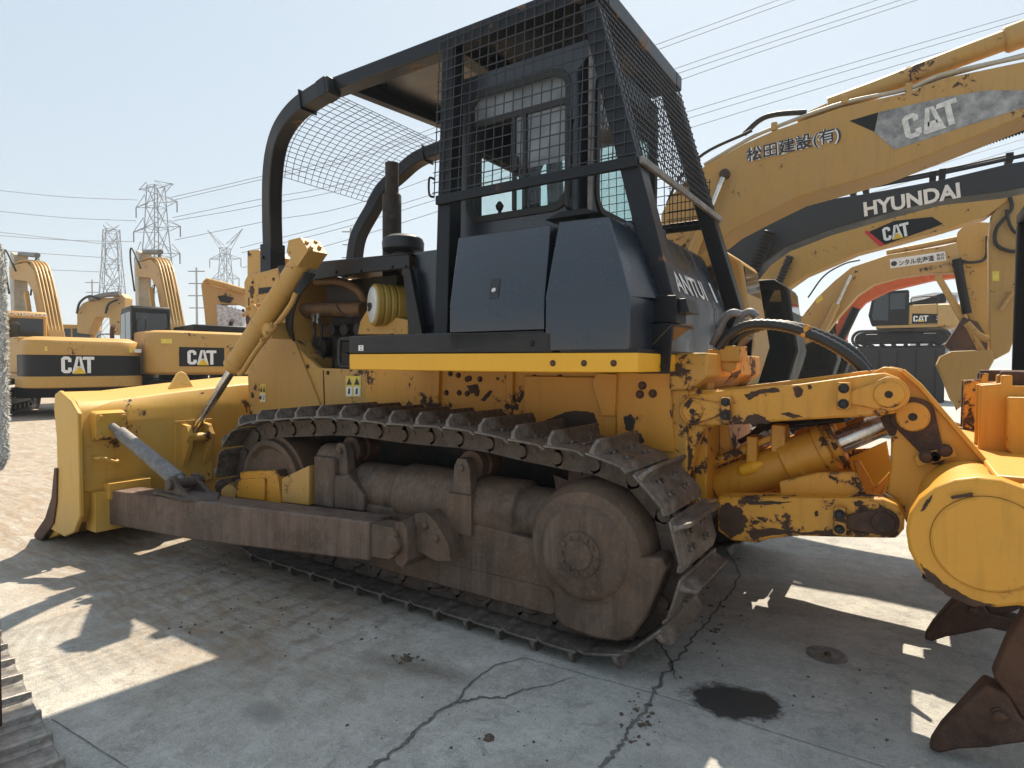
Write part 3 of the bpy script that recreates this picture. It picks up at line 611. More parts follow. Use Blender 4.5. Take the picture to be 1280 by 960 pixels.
# push beams, braces
for k, F in enumerate((lambda v: v, mir)):
    A0, A1 = Vector((-1.21, -.41, .46)), Vector((1.40, -.15, .545)); h0, h1 = .262, .225; wv = Vector((0, .20, 0))
    pb = MB(); L0 = [A0, A0-Vector((0, 0, h0)), A0-Vector((0, 0, h0))+wv, A0+wv]; mdl = A0.lerp(A1, .42)
    L1 = [mdl, mdl-Vector((0, 0, h0+.012)), mdl-Vector((0, 0, h0+.012))+wv, mdl+wv]; L2 = [A1, A1-Vector((0, 0, h1)), A1-Vector((0, 0, h1))+wv, A1+wv]
    for a_, b_ in ((L0, L1), (L1, L2)): pb.loft([F(v) for v in a_], [F(v) for v in b_], caps=False)
    pb.add([F(v) for v in L0], [(0, 1, 2, 3)]); pb.add([F(v) for v in L2], [(3, 2, 1, 0)])
    pbo = obj('push_beam', pb, m_beam, BD, .012)
    c = MB(); q = Vector((-.42, -.22, .50)); 
    for dy in (-.09, .07): 
        c.loft([F(q+Vector((a_, dy, b_))) for a_, b_ in ((-.14, -.02), (-.07, .08), (-.03, .13), (.03, .13), (.06, .08), (.16, .03), (.26, -.02))], [F(q+Vector((a_, dy+.035, b_))) for a_, b_ in ((-.14, -.02), (-.07, .08), (-.03, .13), (.03, .13), (.06, .08), (.16, .03), (.26, -.02))])
    c.cyl(F(q+Vector((0, -.12, .075))), F(q+Vector((0, .14, .075))), .04, 18)
    c.loft([F(q+Vector((a_, b_, -.015))) for a_, b_ in ((-.2, -.12), (.24, -.12), (.44, .0), (.24, .13), (-.2, .13))], [F(q+Vector((a_, b_, .012))) for a_, b_ in ((-.2, -.12), (.24, -.12), (.44, .0), (.24, .13), (-.2, .13))])
    obj('brace_clevis', c, m_link, pbo, .008)
    tb_ = MB(); a_ = Y(134, 533, -.27) if k == 0 else None; s0 = F(Vector((-1.16, c0.y, c0.z))); s1 = F(q+Vector((0, -.02, .08))); dd = (s1-s0).normalized()
    tb_.lathe(s0, dd, [(0, .028), (.10, .03), (.105, .048), (.80, .058), (.81, .045), ((s1-s0).length, .04)], 24); obj('tilt_brace', tb_, m_brace, pbo)
    tr2 = MB(); e = Vector((1.62, -.06, .455))
    tr2.loft([F(Vector((x, -.13, z))) for x, z in ((1.39, .53), (1.56, .53), (1.60, .50), (1.60, .39), (1.54, .35), (1.39, .34))], [F(Vector((x, .0, z))) for x, z in ((1.39, .53), (1.56, .53), (1.60, .50), (1.60, .39), (1.54, .35), (1.39, .34))])
    tr2.lathe(F(Vector((1.575, -.15, .44))), F(Vector((0, 1, 0)))-F(Vector((0, 0, 0))), [(0, .04), (.01, .05), (.2, .05)], 20)
    tr2.loft([F(Vector((x, -.11, z))) for x, z in ((1.57, .33), (1.62, .31), (1.66, .36), (1.655, .53), (1.62, .57), (1.57, .56))], [F(Vector((x, .08, z))) for x, z in ((1.57, .33), (1.62, .31), (1.66, .36), (1.655, .53), (1.62, .57), (1.57, .56))])
    tr2.loft([F(Vector((x, -.03, z))) for x, z in ((1.64, .40), (1.80, .36), (1.90, .38), (1.88, .47), (1.80, .57), (1.72, .62), (1.64, .60))], [F(Vector((x, .11, z))) for x, z in ((1.64, .40), (1.80, .36), (1.90, .38), (1.88, .47), (1.80, .57), (1.72, .62), (1.64, .60))])
    for bx_, bz_ in ((1.72, .55), (1.80, .49)): tr2.bolt(F(Vector((bx_, -.03, bz_))), F(Vector((0, -1, 0)))-F(Vector((0, 0, 0))), .022, .014)
    obj('beam_trunnion', tr2, m_worn, pbo, .012)
    ib = MB(); ib.tube([F(Vector((-1.2, .9, .42))), F(Vector((-.25, .02, .48)))], .055, 18); obj('inner_brace', ib, m_yel_dust, pbo)
    ib = MB(); ib.tube([F(Vector((-1.2, .75, .34))), F(Vector((-.30, -.06, .42)))], .035, 16); obj('steel_tie_rod', ib, m_brace, pbo)
# ---- fender deck, yellow stripe
def P08(pts): return PL(.08, pts)
fd = MB(); fd.slab(P08([(436, 420), (560, 416), (690, 415), (690, 441), (436, 442)]), (0, .62, 0)); 
fl = obj('fender_deck', fd, m_rail, BD, .008)
dk = MB(); dk.slab([Vector((q.x, q.y, q.z)) for q in P08([(700, 436), (797, 436), (797, 441), (700, 441)])], (0, .9, 0)); obj('rear_deck', dk, m_blk2, BD, .004)
ys_ = MB(); ys_.slab(PL(.078, [(436.5, 442.6), (797, 440.6), (797, 465.5), (700, 465.5), (600, 464.5), (436.5, 462)]), (0, .55, 0)); yso = obj('fender_skirt', ys_, m_yel_clean, BD, .006)
bolts(yso, [(Y(px, 454, .078), (0, -1, 0), .012, .006) for px in (691, 730, 767)], m_rusty)
hn = MB(); hn.tube(spline(PL(.10, [(438, 424), (428, 424), (425, 428), (425, 452), (428, 457), (438, 458)]), 5), .012, 10); obj('grab_rail', hn, m_blk2, fl)
st = MB(); st.slab(PL(.076, [(448, 431.5), (454, 431.5), (454, 438.5), (448, 438.5)]), (0, .003, 0)); obj('white_label', st, m_white, fl)
sl_ = MB(); sl_.slab(PL(.0745, [(450.2, 433), (452, 433), (452, 434), (450.2, 434)]), (0, .001, 0)); sl_.slab(PL(.0745, [(450, 436), (452.4, 436), (452.4, 437), (450, 437)]), (0, .001, 0)); obj('label_print', sl_, m_bluewhite, st and bpy.data.objects[fl.name])
# ---- warning stickers on the side panel
def sticker(pts, y, parent):
    P = PL(y, pts); m1 = MB(); m1.slab(P, (0, .003, 0)); o = obj('warning_label', m1, m_sticker, parent)
    def uv(u, v): a = P[0].lerp(P[1], u); b = P[3].lerp(P[2], u); return a.lerp(b, v)-Vector((0, .002, 0))
    m2 = MB(); m3 = MB()
    for c_ in (.0, .5):
        m3.slab([uv(c_+.06, .52), uv(c_+.44, .52), uv(c_+.44, .95), uv(c_+.06, .95)], (0, .001, 0))
        m2.slab([uv(c_+.25, .08)-Vector((0, .001, 0)), uv(c_+.43, .42)-Vector((0, .001, 0)), uv(c_+.07, .42)-Vector((0, .001, 0))], (0, .001, 0))
        m2.slab([uv(c_+.2, .6)-Vector((0, .001, 0)), uv(c_+.32, .58)-Vector((0, .001, 0)), uv(c_+.3, .88)-Vector((0, .001, 0)), uv(c_+.16, .85)-Vector((0, .001, 0))], (0, .001, 0))
    obj('label_pictogram', m2, m_plastic_blk, parent); obj('label_panel', m3, m_white, parent)
sticker([(432, 470), (451, 470), (451, 496), (432, 496)], .726, lpo)
sticker([(325, 480), (332, 480), (332, 503), (325, 503)], .726, lpo)
# ---- side boxes
up1 = [Y(573, 297, .33), Y(688, 281, .33), Y(680, 375, .08), Y(562, 382, .08)]
b1 = MB(); lowz = Y(562, 439, .08).z
def boxy(mb, U, zlow):
    a, b, c, d = U; e, f = Vector((d.x, .08, zlow)), Vector((c.x, .08, zlow)); back = lambda v: Vector((v.x, .66, v.z))
    vs = [a, b, c, d, f, e, back(a), back(b), back(c), back(f), back(e), back(d)]
    mb.add(vs, [(0, 1, 2, 3), (3, 2, 4, 5), (1, 7, 8, 2), (2, 8, 9, 4), (0, 3, 11, 6), (3, 5, 10, 11), (0, 6, 7, 1), (5, 4, 9, 10), (6, 11, 8, 7), (11, 10, 9, 8)])
boxy(b1, up1, Y(562, 416, .08).z); b1o = obj('battery_box', b1, m_blk, BD, .006)
bs_ = MB(); bs_.slab(P08([(563, 417), (680, 413), (680, 439.5), (563, 440.5)]), (0, .5, 0)); bs_.bolt(Y(665, 429, .08), (0, -1, 0), .014, .006); obj('box_plinth', bs_, m_blk2, b1o, .004)
up2 = [Y(698, 277, .33), Y(762, 270, .33), Y(787, 370, .08), Y(681.5, 372, .08)]
b2 = MB(); boxy(b2, up2, Y(690, 439, .08).z); b2o = obj('side_tank', b2, m_blk, BD, .008)
# latch
def onbox(px, py, o=0.0):
    nrm = (up1[1]-up1[0]).cross(up1[3]-up1[0]).normalized(); nrm = nrm if nrm.y < 0 else -nrm
    return on(px, py, nrm, nrm.dot(up1[0])+o), nrm
lt = MB(); P4 = [onbox(px, py, .004)[0] for px, py in ((614, 349), (625, 348), (622.5, 372), (611, 373))]; nrm = onbox(614, 349)[1]; lt.slab(P4, -nrm*.008); lto = obj('box_latch', lt, m_plastic_blk, b1o)
lk = MB(); lk.lathe(onbox(617.5, 363, .004)[0], nrm, [(0, .013), (.006, .013), (.008, .009)], 18); obj('latch_lock', lk, m_filter, b1o)
# ---- cab
CY0, CY1 = .72, 1.84; CX0, CX1 = 1.22, 2.335; CZ0, CZ1 = 1.6, 3.30
ex_, ez_ = Vector((1, 0, 0)), Vector((0, 0, 1)); ey_ = Vector((0, 1, 0))
def wallwin(mb, c, a, b, w_, h_, wc, ww, wh, r, off):
    O = rrect(c, a, b, w_, h_, .03); I = rrect(wc, a, b, ww, wh, r); mb.ring(O, I, off)
cabm = MB(); cc = Vector(((CX0+CX1)/2, CY0, (CZ0+CZ1)/2)); W_, H_ = CX1-CX0, CZ1-CZ0
win_c = Vector((1.815, CY0, 2.805)); WW, WH = .74, .80
wallwin(cabm, cc, ex_, ez_, W_, H_, win_c, WW, WH, .10, (0, .05, 0))
wallwin(cabm, cc+Vector((0, CY1-CY0, 0)), ex_, ez_, W_, H_, Vector((1.80, CY1, 2.66)), .98, .98, .12, (0, -.05, 0))
cr_ = Vector((CX1, (CY0+CY1)/2, cc.z)); wallwin(cabm, cr_, ey_, ez_, CY1-CY0, H_, Vector((CX1, 1.30, 2.78)), .96, .80, .10, (-.05, 0, 0))
cf_ = Vector((CX0, (CY0+CY1)/2, cc.z)); wallwin(cabm, cf_, ey_, ez_, CY1-CY0, H_, Vector((CX0, 1.28, 2.62)), .94, .76, .10, (.05, 0, 0))
cabm.box((CX0, CY0, CZ1-.002), (CX1, CY1, CZ1+.05)); cabm.box((CX0, CY0, CZ0), (CX1, CY1, CZ0+.05))
cabo = obj('cab_body', cabm, m_blk, BD, .006)
def gasket(c, a, b, w_, h_, r, n_, nm='window_frame'):
    g_ = MB(); n_ = Vector(n_); g_.ring(rrect(c+n_*.012, a, b, w_+.06, h_+.06, r+.03), rrect(c+n_*.012, a, b, w_-.03, h_-.03, r-.015), -n_*.03); obj(nm, g_, m_rubber, cabo, .004)
gasket(win_c, ex_, ez_, WW, WH, .10, (0, -1, 0)); gasket(Vector((CX1, 1.30, 2.78)), ey_, ez_, .96, .80, .10, (1, 0, 0)); gasket(Vector((1.80, CY1, 2.66)), ex_, ez_, .98, .98, .12, (0, 1, 0)); gasket(Vector((CX0, 1.28, 2.62)), ey_, ez_, .94, .76, .10, (-1, 0, 0))
def pane(c, a, b, w_, h_, r, m=None):
    g_ = MB(); L = rrect(c, a, b, w_, h_, r); g_.add(L, [tuple(range(len(L)))]); obj('window_pane', g_, m or m_glass, cabo, recalc=False)
pane(Vector((1.98, .745, 2.85)), ex_, ez_, .40, .34, .02, m_dusty_sheen); pane(Vector((1.98, .746, 2.55)), ex_, ez_, .40, .25, .02); pane(Vector((1.815, .748, 3.12)), ex_, ez_, .70, .15, .02, m_dusty_sheen)
pane(Vector((CX1-.02, 1.30, 2.78)), ey_, ez_, .96, .80, .10); pane(Vector((1.80, CY1-.02, 2.66)), ex_, ez_, .98, .98, .12); pane(Vector((CX0+.02, 1.28, 2.62)), ey_, ez_, .94, .76, .10)
ws = MB()                                    # sliding window frame, header rail, mullion
ws.box((1.46, .728, 3.015), (2.17, .75, 3.05)); ws.box((1.775, .73, 2.43), (1.80, .755, 3.03)); ws.box((1.86, .722, 2.43), (1.885, .75, 3.03)); obj('sliding_rail', ws, m_plastic_blk, cabo, .003)
wl = MB(); wl.box((1.79, .71, 2.67), (1.83, .73, 2.76)); obj('window_catch', wl, m_plastic_blk, cabo, .004)
hr = MB(); hr.tube(spline([(2.215, .72, 2.90), (2.215, .665, 2.88), (2.215, .66, 2.70), (2.215, .66, 2.45), (2.215, .665, 2.38), (2.215, .72, 2.36)], 5), .014, 10); obj('door_handrail', hr, m_plastic_blk, cabo)
cs = MB(); cs.box((CX1-.01, CY0-.012, CZ0+.62), (CX1+.012, CY0+.015, CZ1)); obj('corner_trim', cs, m_brace, cabo, .003)
sk = MB(); sk.prof([(2.10, 2.30), (2.45, 2.30), (2.36, 2.335), (2.2, 2.335)], .60, .72); obj('door_sill', sk, m_blk2, cabo, .003)
seat = MB(); seat.box((1.52, 1.05, 1.9), (1.95, 1.5, 2.02)); seat.loft(rrect(Vector((1.93, 1.28, 2.30)), ey_, ez_, .48, .62, .1), rrect(Vector((2.02, 1.28, 2.32)), ey_, ez_, .42, .60, .1));  obj('operator_seat', seat, m_seat, cabo, .02)
inn = MB(); inn.box((CX0+.06, 1.0, 1.7), (1.42, 1.56, 2.45)); inn.box((1.30, .80, 2.1), (1.40, .92, 3.2)); inn.box((1.55, .82, 2.05), (2.0, .98, 2.25)); inn.box((1.55, 1.58, 2.05), (2.0, 1.74, 2.25)); inn.tube([(1.6, .9, 2.2), (1.55, .92, 2.5)], .014, 8); inn.lathe((1.55, .92, 2.5), (0, 0, 1), [(0, .02), (.03, .03), (.06, .01)], 12); obj('console', inn, m_plastic_blk, cabo, .01)
dw = MB(); dw.tube([(CX0-.005, CY0-.01, 1.75), (CX0-.005, CY0-.01, 3.15)], .012, 8); q = Y(543, 224, .72); dw.tube(spline([q, q+Vector((-.02, -.03, 0)), q+Vector((-.02, -.03, -.11)), q+Vector((0, 0, -.125))], 5), .008, 8); obj('door_bar', dw, m_blk2, cabo)
# ---- canopy (roll-over guard) with mesh
NF = Vector((0, 1, -.058)).normalized(); DF = NF.dot(Vector((2.73, .50, 2.52)))
def FP(px, py, o=0.0): return on(px, py, NF, DF-o)
cn = MB()
zr = 3.593; RX0, RX1 = .33, 2.46; ye = .565
cn.box((RX0-.1, ye, zr-.105), (RX1, ye+.12, zr)); cn.box((RX0+.10, 2.56-ye-.12, zr-.105), (RX1, 2.56-ye, zr))
cn.slab([(.315, ye+.12, zr-.10), (.405, ye+.12, zr-.10), (.585, 2.56-ye-.12, zr-.10), (.495, 2.56-ye-.12, zr-.10)], (0, 0, .097)); cn.box((RX1-.12, ye+.12, zr-.113), (RX1, 2.56-ye-.12, zr-.003)); cn.box((1.30, ye+.12, zr-.09), (1.42, 2.56-ye-.12, zr-.004))
cno = obj('roll_guard_frame', cn, m_blk2, BD, .010)
rf = MB(); rf.slab([(.34, ye+.05, zr-.012), (.52, 2.56-ye-.05, zr-.012), (RX1-.02, 2.56-ye-.05, zr-.012), (RX1-.02, ye+.05, zr-.012)], (0, 0, .018)); obj('canopy_roof', rf, m_blk, cno, .003)
for F in (lambda v: v, mir):
    po = MB(); a, b = FP(552, 75), FP(548, 415); ztop, zbot = 3.49, 1.52
    pf = [Vector((1.30+.0, .505-.058*(ztop-2.52)+.0, ztop))]
    def yy(z): return .50-.058*(z-2.52)+.0
    yt = lambda z: (DF-NF.z*z)/NF.y
    xa = lambda z: 1.385-.0*(z-2.5)
    A_ = [Vector((1.335, yt(ztop)+.005, ztop)), Vector((1.43, yt(ztop)+.005, ztop)), Vector((1.475, yt(zbot)+.005, zbot)), Vector((1.36, yt(zbot)+.005, zbot))]
    po.loft([F(v) for v in A_], [F(v+Vector((0, .12, 0))) for v in A_]); obj('front_post', po, m_blk2, cno, .008)
    po = MB(); t0, t1 = FP(722, 0), FP(746, 0); b0, b1 = FP(817, 384), FP(845, 384)
    e = lambda p_, q_, z: p_.lerp(q_, (z-p_.z)/(q_.z-p_.z))
    A_ = [e(t0, b0, 3.45), e(t1, b1, 3.45), e(t1, b1, 1.70), e(t0, b0, 1.70)]
    po.loft([F(v) for v in A_], [F(v+Vector((0, .13, 0))) for v in A_]); obj('rear_post', po, m_blk2, cno, .008)
    ft = MB(); c_ = (A_[2]+A_[3])/2; ft.loft([F(c_+Vector((x, -.01, z))) for x, z in ((-.10, .07), (.10, .07), (.12, .0), (-.08, .0))], [F(c_+Vector((x, .16, z))) for x, z in ((-.10, .07), (.10, .07), (.12, .0), (-.08, .0))])
    ft.bolt(F(c_+Vector((.0, -.01, .03))), F(Vector((0, -1, 0)))-F(Vector((0, 0, 0))), .018, .012)
    B4 = [Y(814, 369, .40), Y(845, 369, .40), Y(845, 403, .40), Y(814, 403, .40)]; ft.loft([F(v) for v in B4], [F(v+Vector((0, .16, 0))) for v in B4]); obj('post_bracket', ft, m_blk2, cno, .006)
    gs = MB(); G0 = [Y(797, 404, .38), Y(841, 404, .38), Y(836, 467, .38), Y(797, 467, .38)]
    gs.loft([F(v) for v in G0], [F(v+Vector((0, .02, 0))) for v in G0]); G1 = [G0[0]+Vector((0, .021, 0)), G0[1]+Vector((0, .021, 0)), G0[1]+Vector((0, .34, 0)), G0[0]+Vector((0, .34, 0))]
    gs.loft([F(v) for v in G1], [F(v+Vector((0, 0, -.014))) for v in G1]); gso = obj('gusset_bracket', gs, m_blk2, cno, .004)
    g2 = MB(); T3 = [Y(802, 446, .378), Y(840, 406, .378), Y(869, 406, .72), Y(845, 424, .60)]; g2.loft([F(v) for v in T3], [F(v+Vector((-.012, .004, 0))) for v in T3]); obj('gusset_web', g2, m_brownpipe, gso, .002)
    if F(Vector((0, 0, 0))).y == 0: bolts(gso, [(Y(px, 458, .38), (0, -1, 0), .017, .014) for px in (810, 822, 832)], m_blk2)
    # middle side bar
    mbr = MB(); a, b = FP(546, 251, .012), FP(797, 201, .012); mbr.bar([F(a), F(b)], .03, .058); obj('guard_bar', mbr, m_blk2, cno, .004)
# rear middle bar, lower side bars at far side
rbm = MB(); a = FP(797, 200, .0); rbm.bar([Vector((a.x+.02, a.y+.0, a.z)), mir(Vector((a.x+.02, a.y+.0, a.z)))], .025, .036, side=(1, 0, 0)); obj('guard_bar', rbm, m_brace, cno, .004)
# sweeps
SW = [Y(341, 337, .82), Y(341, 310, .81), Y(340, 270, .78), Y(340.5, 225, .70), Y(344.5, 190, .65), Y(354, 162, .60), Y(373, 137, .585), Y(402, 117, .57), Y(418, 108, .565)]
SWs = spline(SW, 5)
for F in (lambda v: v, mir):
    sw = MB(); sw.bar([F(v) for v in SWs], .125, .125); 
    swo = obj('front_sweep', sw, m_rail, cno, .010)
    cl_ = MB(); q = SWs[-9]; t_ = (SWs[-8]-SWs[-10]).normalized(); cl_.bar([F(q-t_*.006), F(q+t_*.006)], .150, .160); obj('clamp_flange', cl_, m_blk2, cno, .002); cl_ = MB(); q = SWs[-4]; cl_.bar([F(q-t_*.05), F(q+t_*.05)], .130, .130); obj('sweep_clamp', cl_, m_blk2, cno, .003)
    ft = MB(); q = SW[0]; ft.bar([F(q+Vector((0, 0, -.05))), F(q+Vector((0, 0, .22)))], .15, .15); ft.bolt(F(q+Vector((-.03, -.075, .1))), F(Vector((0, -1, 0)))-F(Vector((0, 0, 0))), .016, .012); obj('sweep_foot', ft, m_blk2, cno, .006)
# mesh panels
def wire(mb, a, b, r=.0026): mb.bar([a, b], r*2, r*2) if abs((Vector(b)-Vector(a)).normalized().y) < .9 else mb.bar([a, b], r*2, r*2, side=(1, 0, 0))
for F in (lambda v: v, mir):
    ms = MB(); zb = lambda x: 2.60-.04*(x-1.36)
    rear = lambda z: e_line(z)
    T1, B1 = FP(746, 0), FP(845, 384)
    def rx(z): return T1.x+(B1.x-T1.x)*(z-T1.z)/(B1.z-T1.z)
    yt = lambda z: (DF-NF.z*z)/NF.y-.004
    x = 1.325; zlo = 2.52
    while x < 2.75:
        z1 = 3.575; z0 = zlo
        if x > rx(3.575): z1 = T1.z+(x-T1.x)*(B1.z-T1.z)/(B1.x-T1.x)
        if z1 > z0+.02: wire(ms, F(Vector((x, yt(z0), z0))), F(Vector((x, yt(z1), z1))))
        x += .066
    z = zlo+.03
    while z < 3.58:
        wire(ms, F(Vector((1.315, yt(z)-.006, z))), F(Vector((min(rx(z), 2.74), yt(z)-.006, z)))); z += .066
    obj('side_mesh', ms, m_mesh, cno, recalc=False)
ms = MB(); T1, B1 = FP(746, 0), FP(845, 384)
def rpt(y, z): return Vector((T1.x+(B1.x-T1.x)*(z-T1.z)/(B1.z-T1.z)+.008, y, z))
y = .53
while y < 1.99: wire(ms, rpt(y, 2.50), rpt(y, 3.49)); y += .05
z = 2.50
while z < 3.5: wire(ms, rpt(.53, z)+Vector((.006, 0, 0)), rpt(1.99, z)+Vector((.006, 0, 0))); z += .05
obj('rear_mesh', ms, m_mesh, cno, recalc=False)
ms = MB(); y = 2.05                           # small mesh and rail low on the far side
a, b = on(833, 288, NF, DF), None
for F in (mir,):
    for k in range(6): wire(ms, Vector((2.36+.06*k, 2.05, 2.49)), Vector((2.36+.06*k, 2.05, 2.82)))
    for k in range(6): wire(ms, Vector((2.34, 2.056, 2.50+.06*k)), Vector((2.67, 2.056, 2.50+.06*k)))
obj('lower_mesh', ms, m_mesh, cno, recalc=False)
lb_ = MB(); lb_.bar([Vector((2.32, 2.045, 2.475)), Vector((2.67, 2.045, 2.475))], .04, .04); obj('guard_bar', lb_, m_blk2, cno, .004)
ms = MB(); S2 = SWs[16:-3]; ny = 16            # mesh visor between the sweeps
for k in range(0, len(S2)):
    q = S2[k]; wire(ms, q+Vector((.0, .06, 0)), mir(q)-Vector((.0, .06, 0)), .0020)
for k in range(ny+1):
    f = k/ny; ms.bar([Vector((q.x, (q.y+.05)*(1-f)+(2.56-q.y-.05)*f, q.z)) for q in S2], .0036, .0036)
obj('visor_mesh', ms, m_mesh, cno, recalc=False)

# ---- rear fuel tank with lettering
ty0, ty1, tys = .58, 1.93, 1.53
sec = [(2.36, 1.46), (2.85, 1.46), (2.85, 1.80), (2.685, 2.19), (2.655, 2.225), (2.36, 2.24)]
def tsec(s_, y): return [Vector((x, y, z)) for x, z in s_]
tk = MB(); tk.loft(tsec(sec, ty0), tsec(sec, tys-.006)); tko = obj('fuel_tank', tk, m_blk, BD, .010)
sec1 = [(2.36, 1.46), (2.80, 1.46), (2.80, 1.78), (2.65, 2.15), (2.62, 2.19), (2.36, 2.20)]
tk2 = MB(); tk2.loft(tsec(sec, tys+.006), tsec(sec, 1.86), caps=True); tk2.loft(tsec(sec, 1.862), tsec(sec1, ty1)); tk2o = obj('tank_cover', tk2, m_blk, BD, .008)
up_ = (Vector((2.685, 0, 2.19))-Vector((2.85, 0, 1.80))).normalized()
text('brand_lettering', 'SHANTUI', Vector((2.85, .63, 1.80))+up_*.06, (0, 1, 0), up_, .83, .14, m_wornwhite, tko, .02)
text('model_numeral', '1', Vector((2.85, 1.66, 1.80))+up_*.07, (0, 1, 0), up_, .05, .15, m_wornwhite, tk2o, .02)
vb = MB(); q = Vector((2.40, 1.35, 2.24)); vb.box(q+Vector((0, 0, .05)), q+Vector((.12, .18, .12))); vb.box(q+Vector((.02, .02, 0)), q+Vector((.05, .05, .06))); vb.box(q+Vector((.02, .13, 0)), q+Vector((.05, .16, .06))); obj('blue_sensor_box', vb, plain('blue_plastic', (.02, .035, .10), .4), tko, .008)
vh = MB(); vh.tube(spline([q+Vector((.05, .18, .04)), q+Vector((.10, .26, .02)), q+Vector((.06, .33, .06)), q+Vector((.10, .40, .0))], 6), .012, 8); obj('sensor_cable', vh, m_rubber, tko)
# recess behind the side tank
rc = MB(); rc.box((2.40, .34, 1.46), (2.62, .64, 2.10)); obj('tank_recess_panel', rc, m_blk2, tko, .004)
tf = MB(); P_ = [Vector((up2[1].x+.0, .335, up2[1].z-.002)), Vector((up2[2].x+.0, .085, up2[2].z)), Vector((up2[2].x+.02, .46, up2[2].z+.02)), Vector((up2[1].x+.10, .52, up2[1].z-.08))]
tf.slab(P_, (-.01, .0, .0)); obj('tank_rear_face', tf, m_blk, b2o, .003)
# ---- rear casting
rcx = MB(); rcx.box((2.55, .64, .55), (2.96, 1.92, 1.40)); rcx.slab(PL(.60, [(838, 446), (850, 441), (884, 441), (884, 470), (862, 488), (836, 488)]), (0, 1.3, 0))
rco = obj('rear_casting', rcx, m_yel_cast, BD, .01)
# ================================================================== ripper
RY = .66
rp = MB(); rp.slab(PL(RY, [(833, 492), (862, 488), (905, 487), (905, 530), (880, 536), (868, 565), (860, 600), (862, 640), (836, 640)]), (0, .09, 0))
rpo = obj('ripper_mount', rp, m_yel_rip, BD, .008)
rp = MB(); rp.slab([mir(v) for v in PL(RY, [(833, 492), (862, 488), (905, 487), (905, 530), (880, 536), (868, 565), (860, 600), (862, 640), (836, 640)])], (0, -.09, 0)); obj('ripper_mount', rp, m_yel_rip, BD, .008)
rp = MB(); rp.box((2.965, .76, .62), (3.03, 1.80, 1.26)); rp.slab(PL(1.0, [(885, 520), (905, 505), (915, 560), (900, 600), (886, 600)]), (0, .03, 0)); obj('mount_web', rp, m_yel_rip, rpo, .008)
def lug(parent, c, e, r0, r1, m, mc, y=RY, cap=True, dirty=False):
    # teardrop pin retainer from pin centre c to bolt pad e, lying on plane y
    d = (e-c); L = d.length; d.normalize(); n = Vector((-d.z, 0, d.x)); pts = []
    for k in range(13):
        a = math.pi/2+math.pi*k/12; pts.append(c+d*(math.cos(a)*r0)+n*(math.sin(a)*r0))
    for k in range(5):
        a = -math.pi/2+math.pi*k/4; pts.append(e+d*(math.cos(a)*r1)+n*(math.sin(a)*r1))
    l = MB(); l.slab(pts, (0, .022, 0)); lo = obj('pin_retainer', l, m, parent, .004)
    if cap:
        cp_ = MB(); cp_.lathe(c-Vector((0, .012, 0)), (0, 1, 0), [(0, r0*.70), (.004, r0*.76), (.014, r0*.76)], 28); obj('pin_cap', cp_, mc, parent, .002); hp = MB(); hp.lathe(c-Vector((0, .0135, 0)), (0, 1, 0), [(0, r0*.20), (.003, r0*.22)], 16); obj('grease_recess', hp, m_engine, parent)
    return lo
def pad(parent, px, py, y, w_=.052, h_=.13, sp=.066, tilt=0.0):
    c = Y(px, py, y); a = Vector((math.cos(tilt), 0, math.sin(tilt))); b = Vector((-math.sin(tilt), 0, math.cos(tilt)))
    p_ = MB(); p_.loft(rrect(c, a, b, w_, h_, .008), rrect(c-Vector((0, .02, 0)), a, b, w_, h_, .008)); po_ = obj('bolt_pad', p_, m_yel_rip, parent, .003)
    bolts(parent, [(c+b*(sp/2*k)-Vector((0, .02, 0)), (0, -1, 0), .017, .016) for k in (-1, 1)], m_rail)
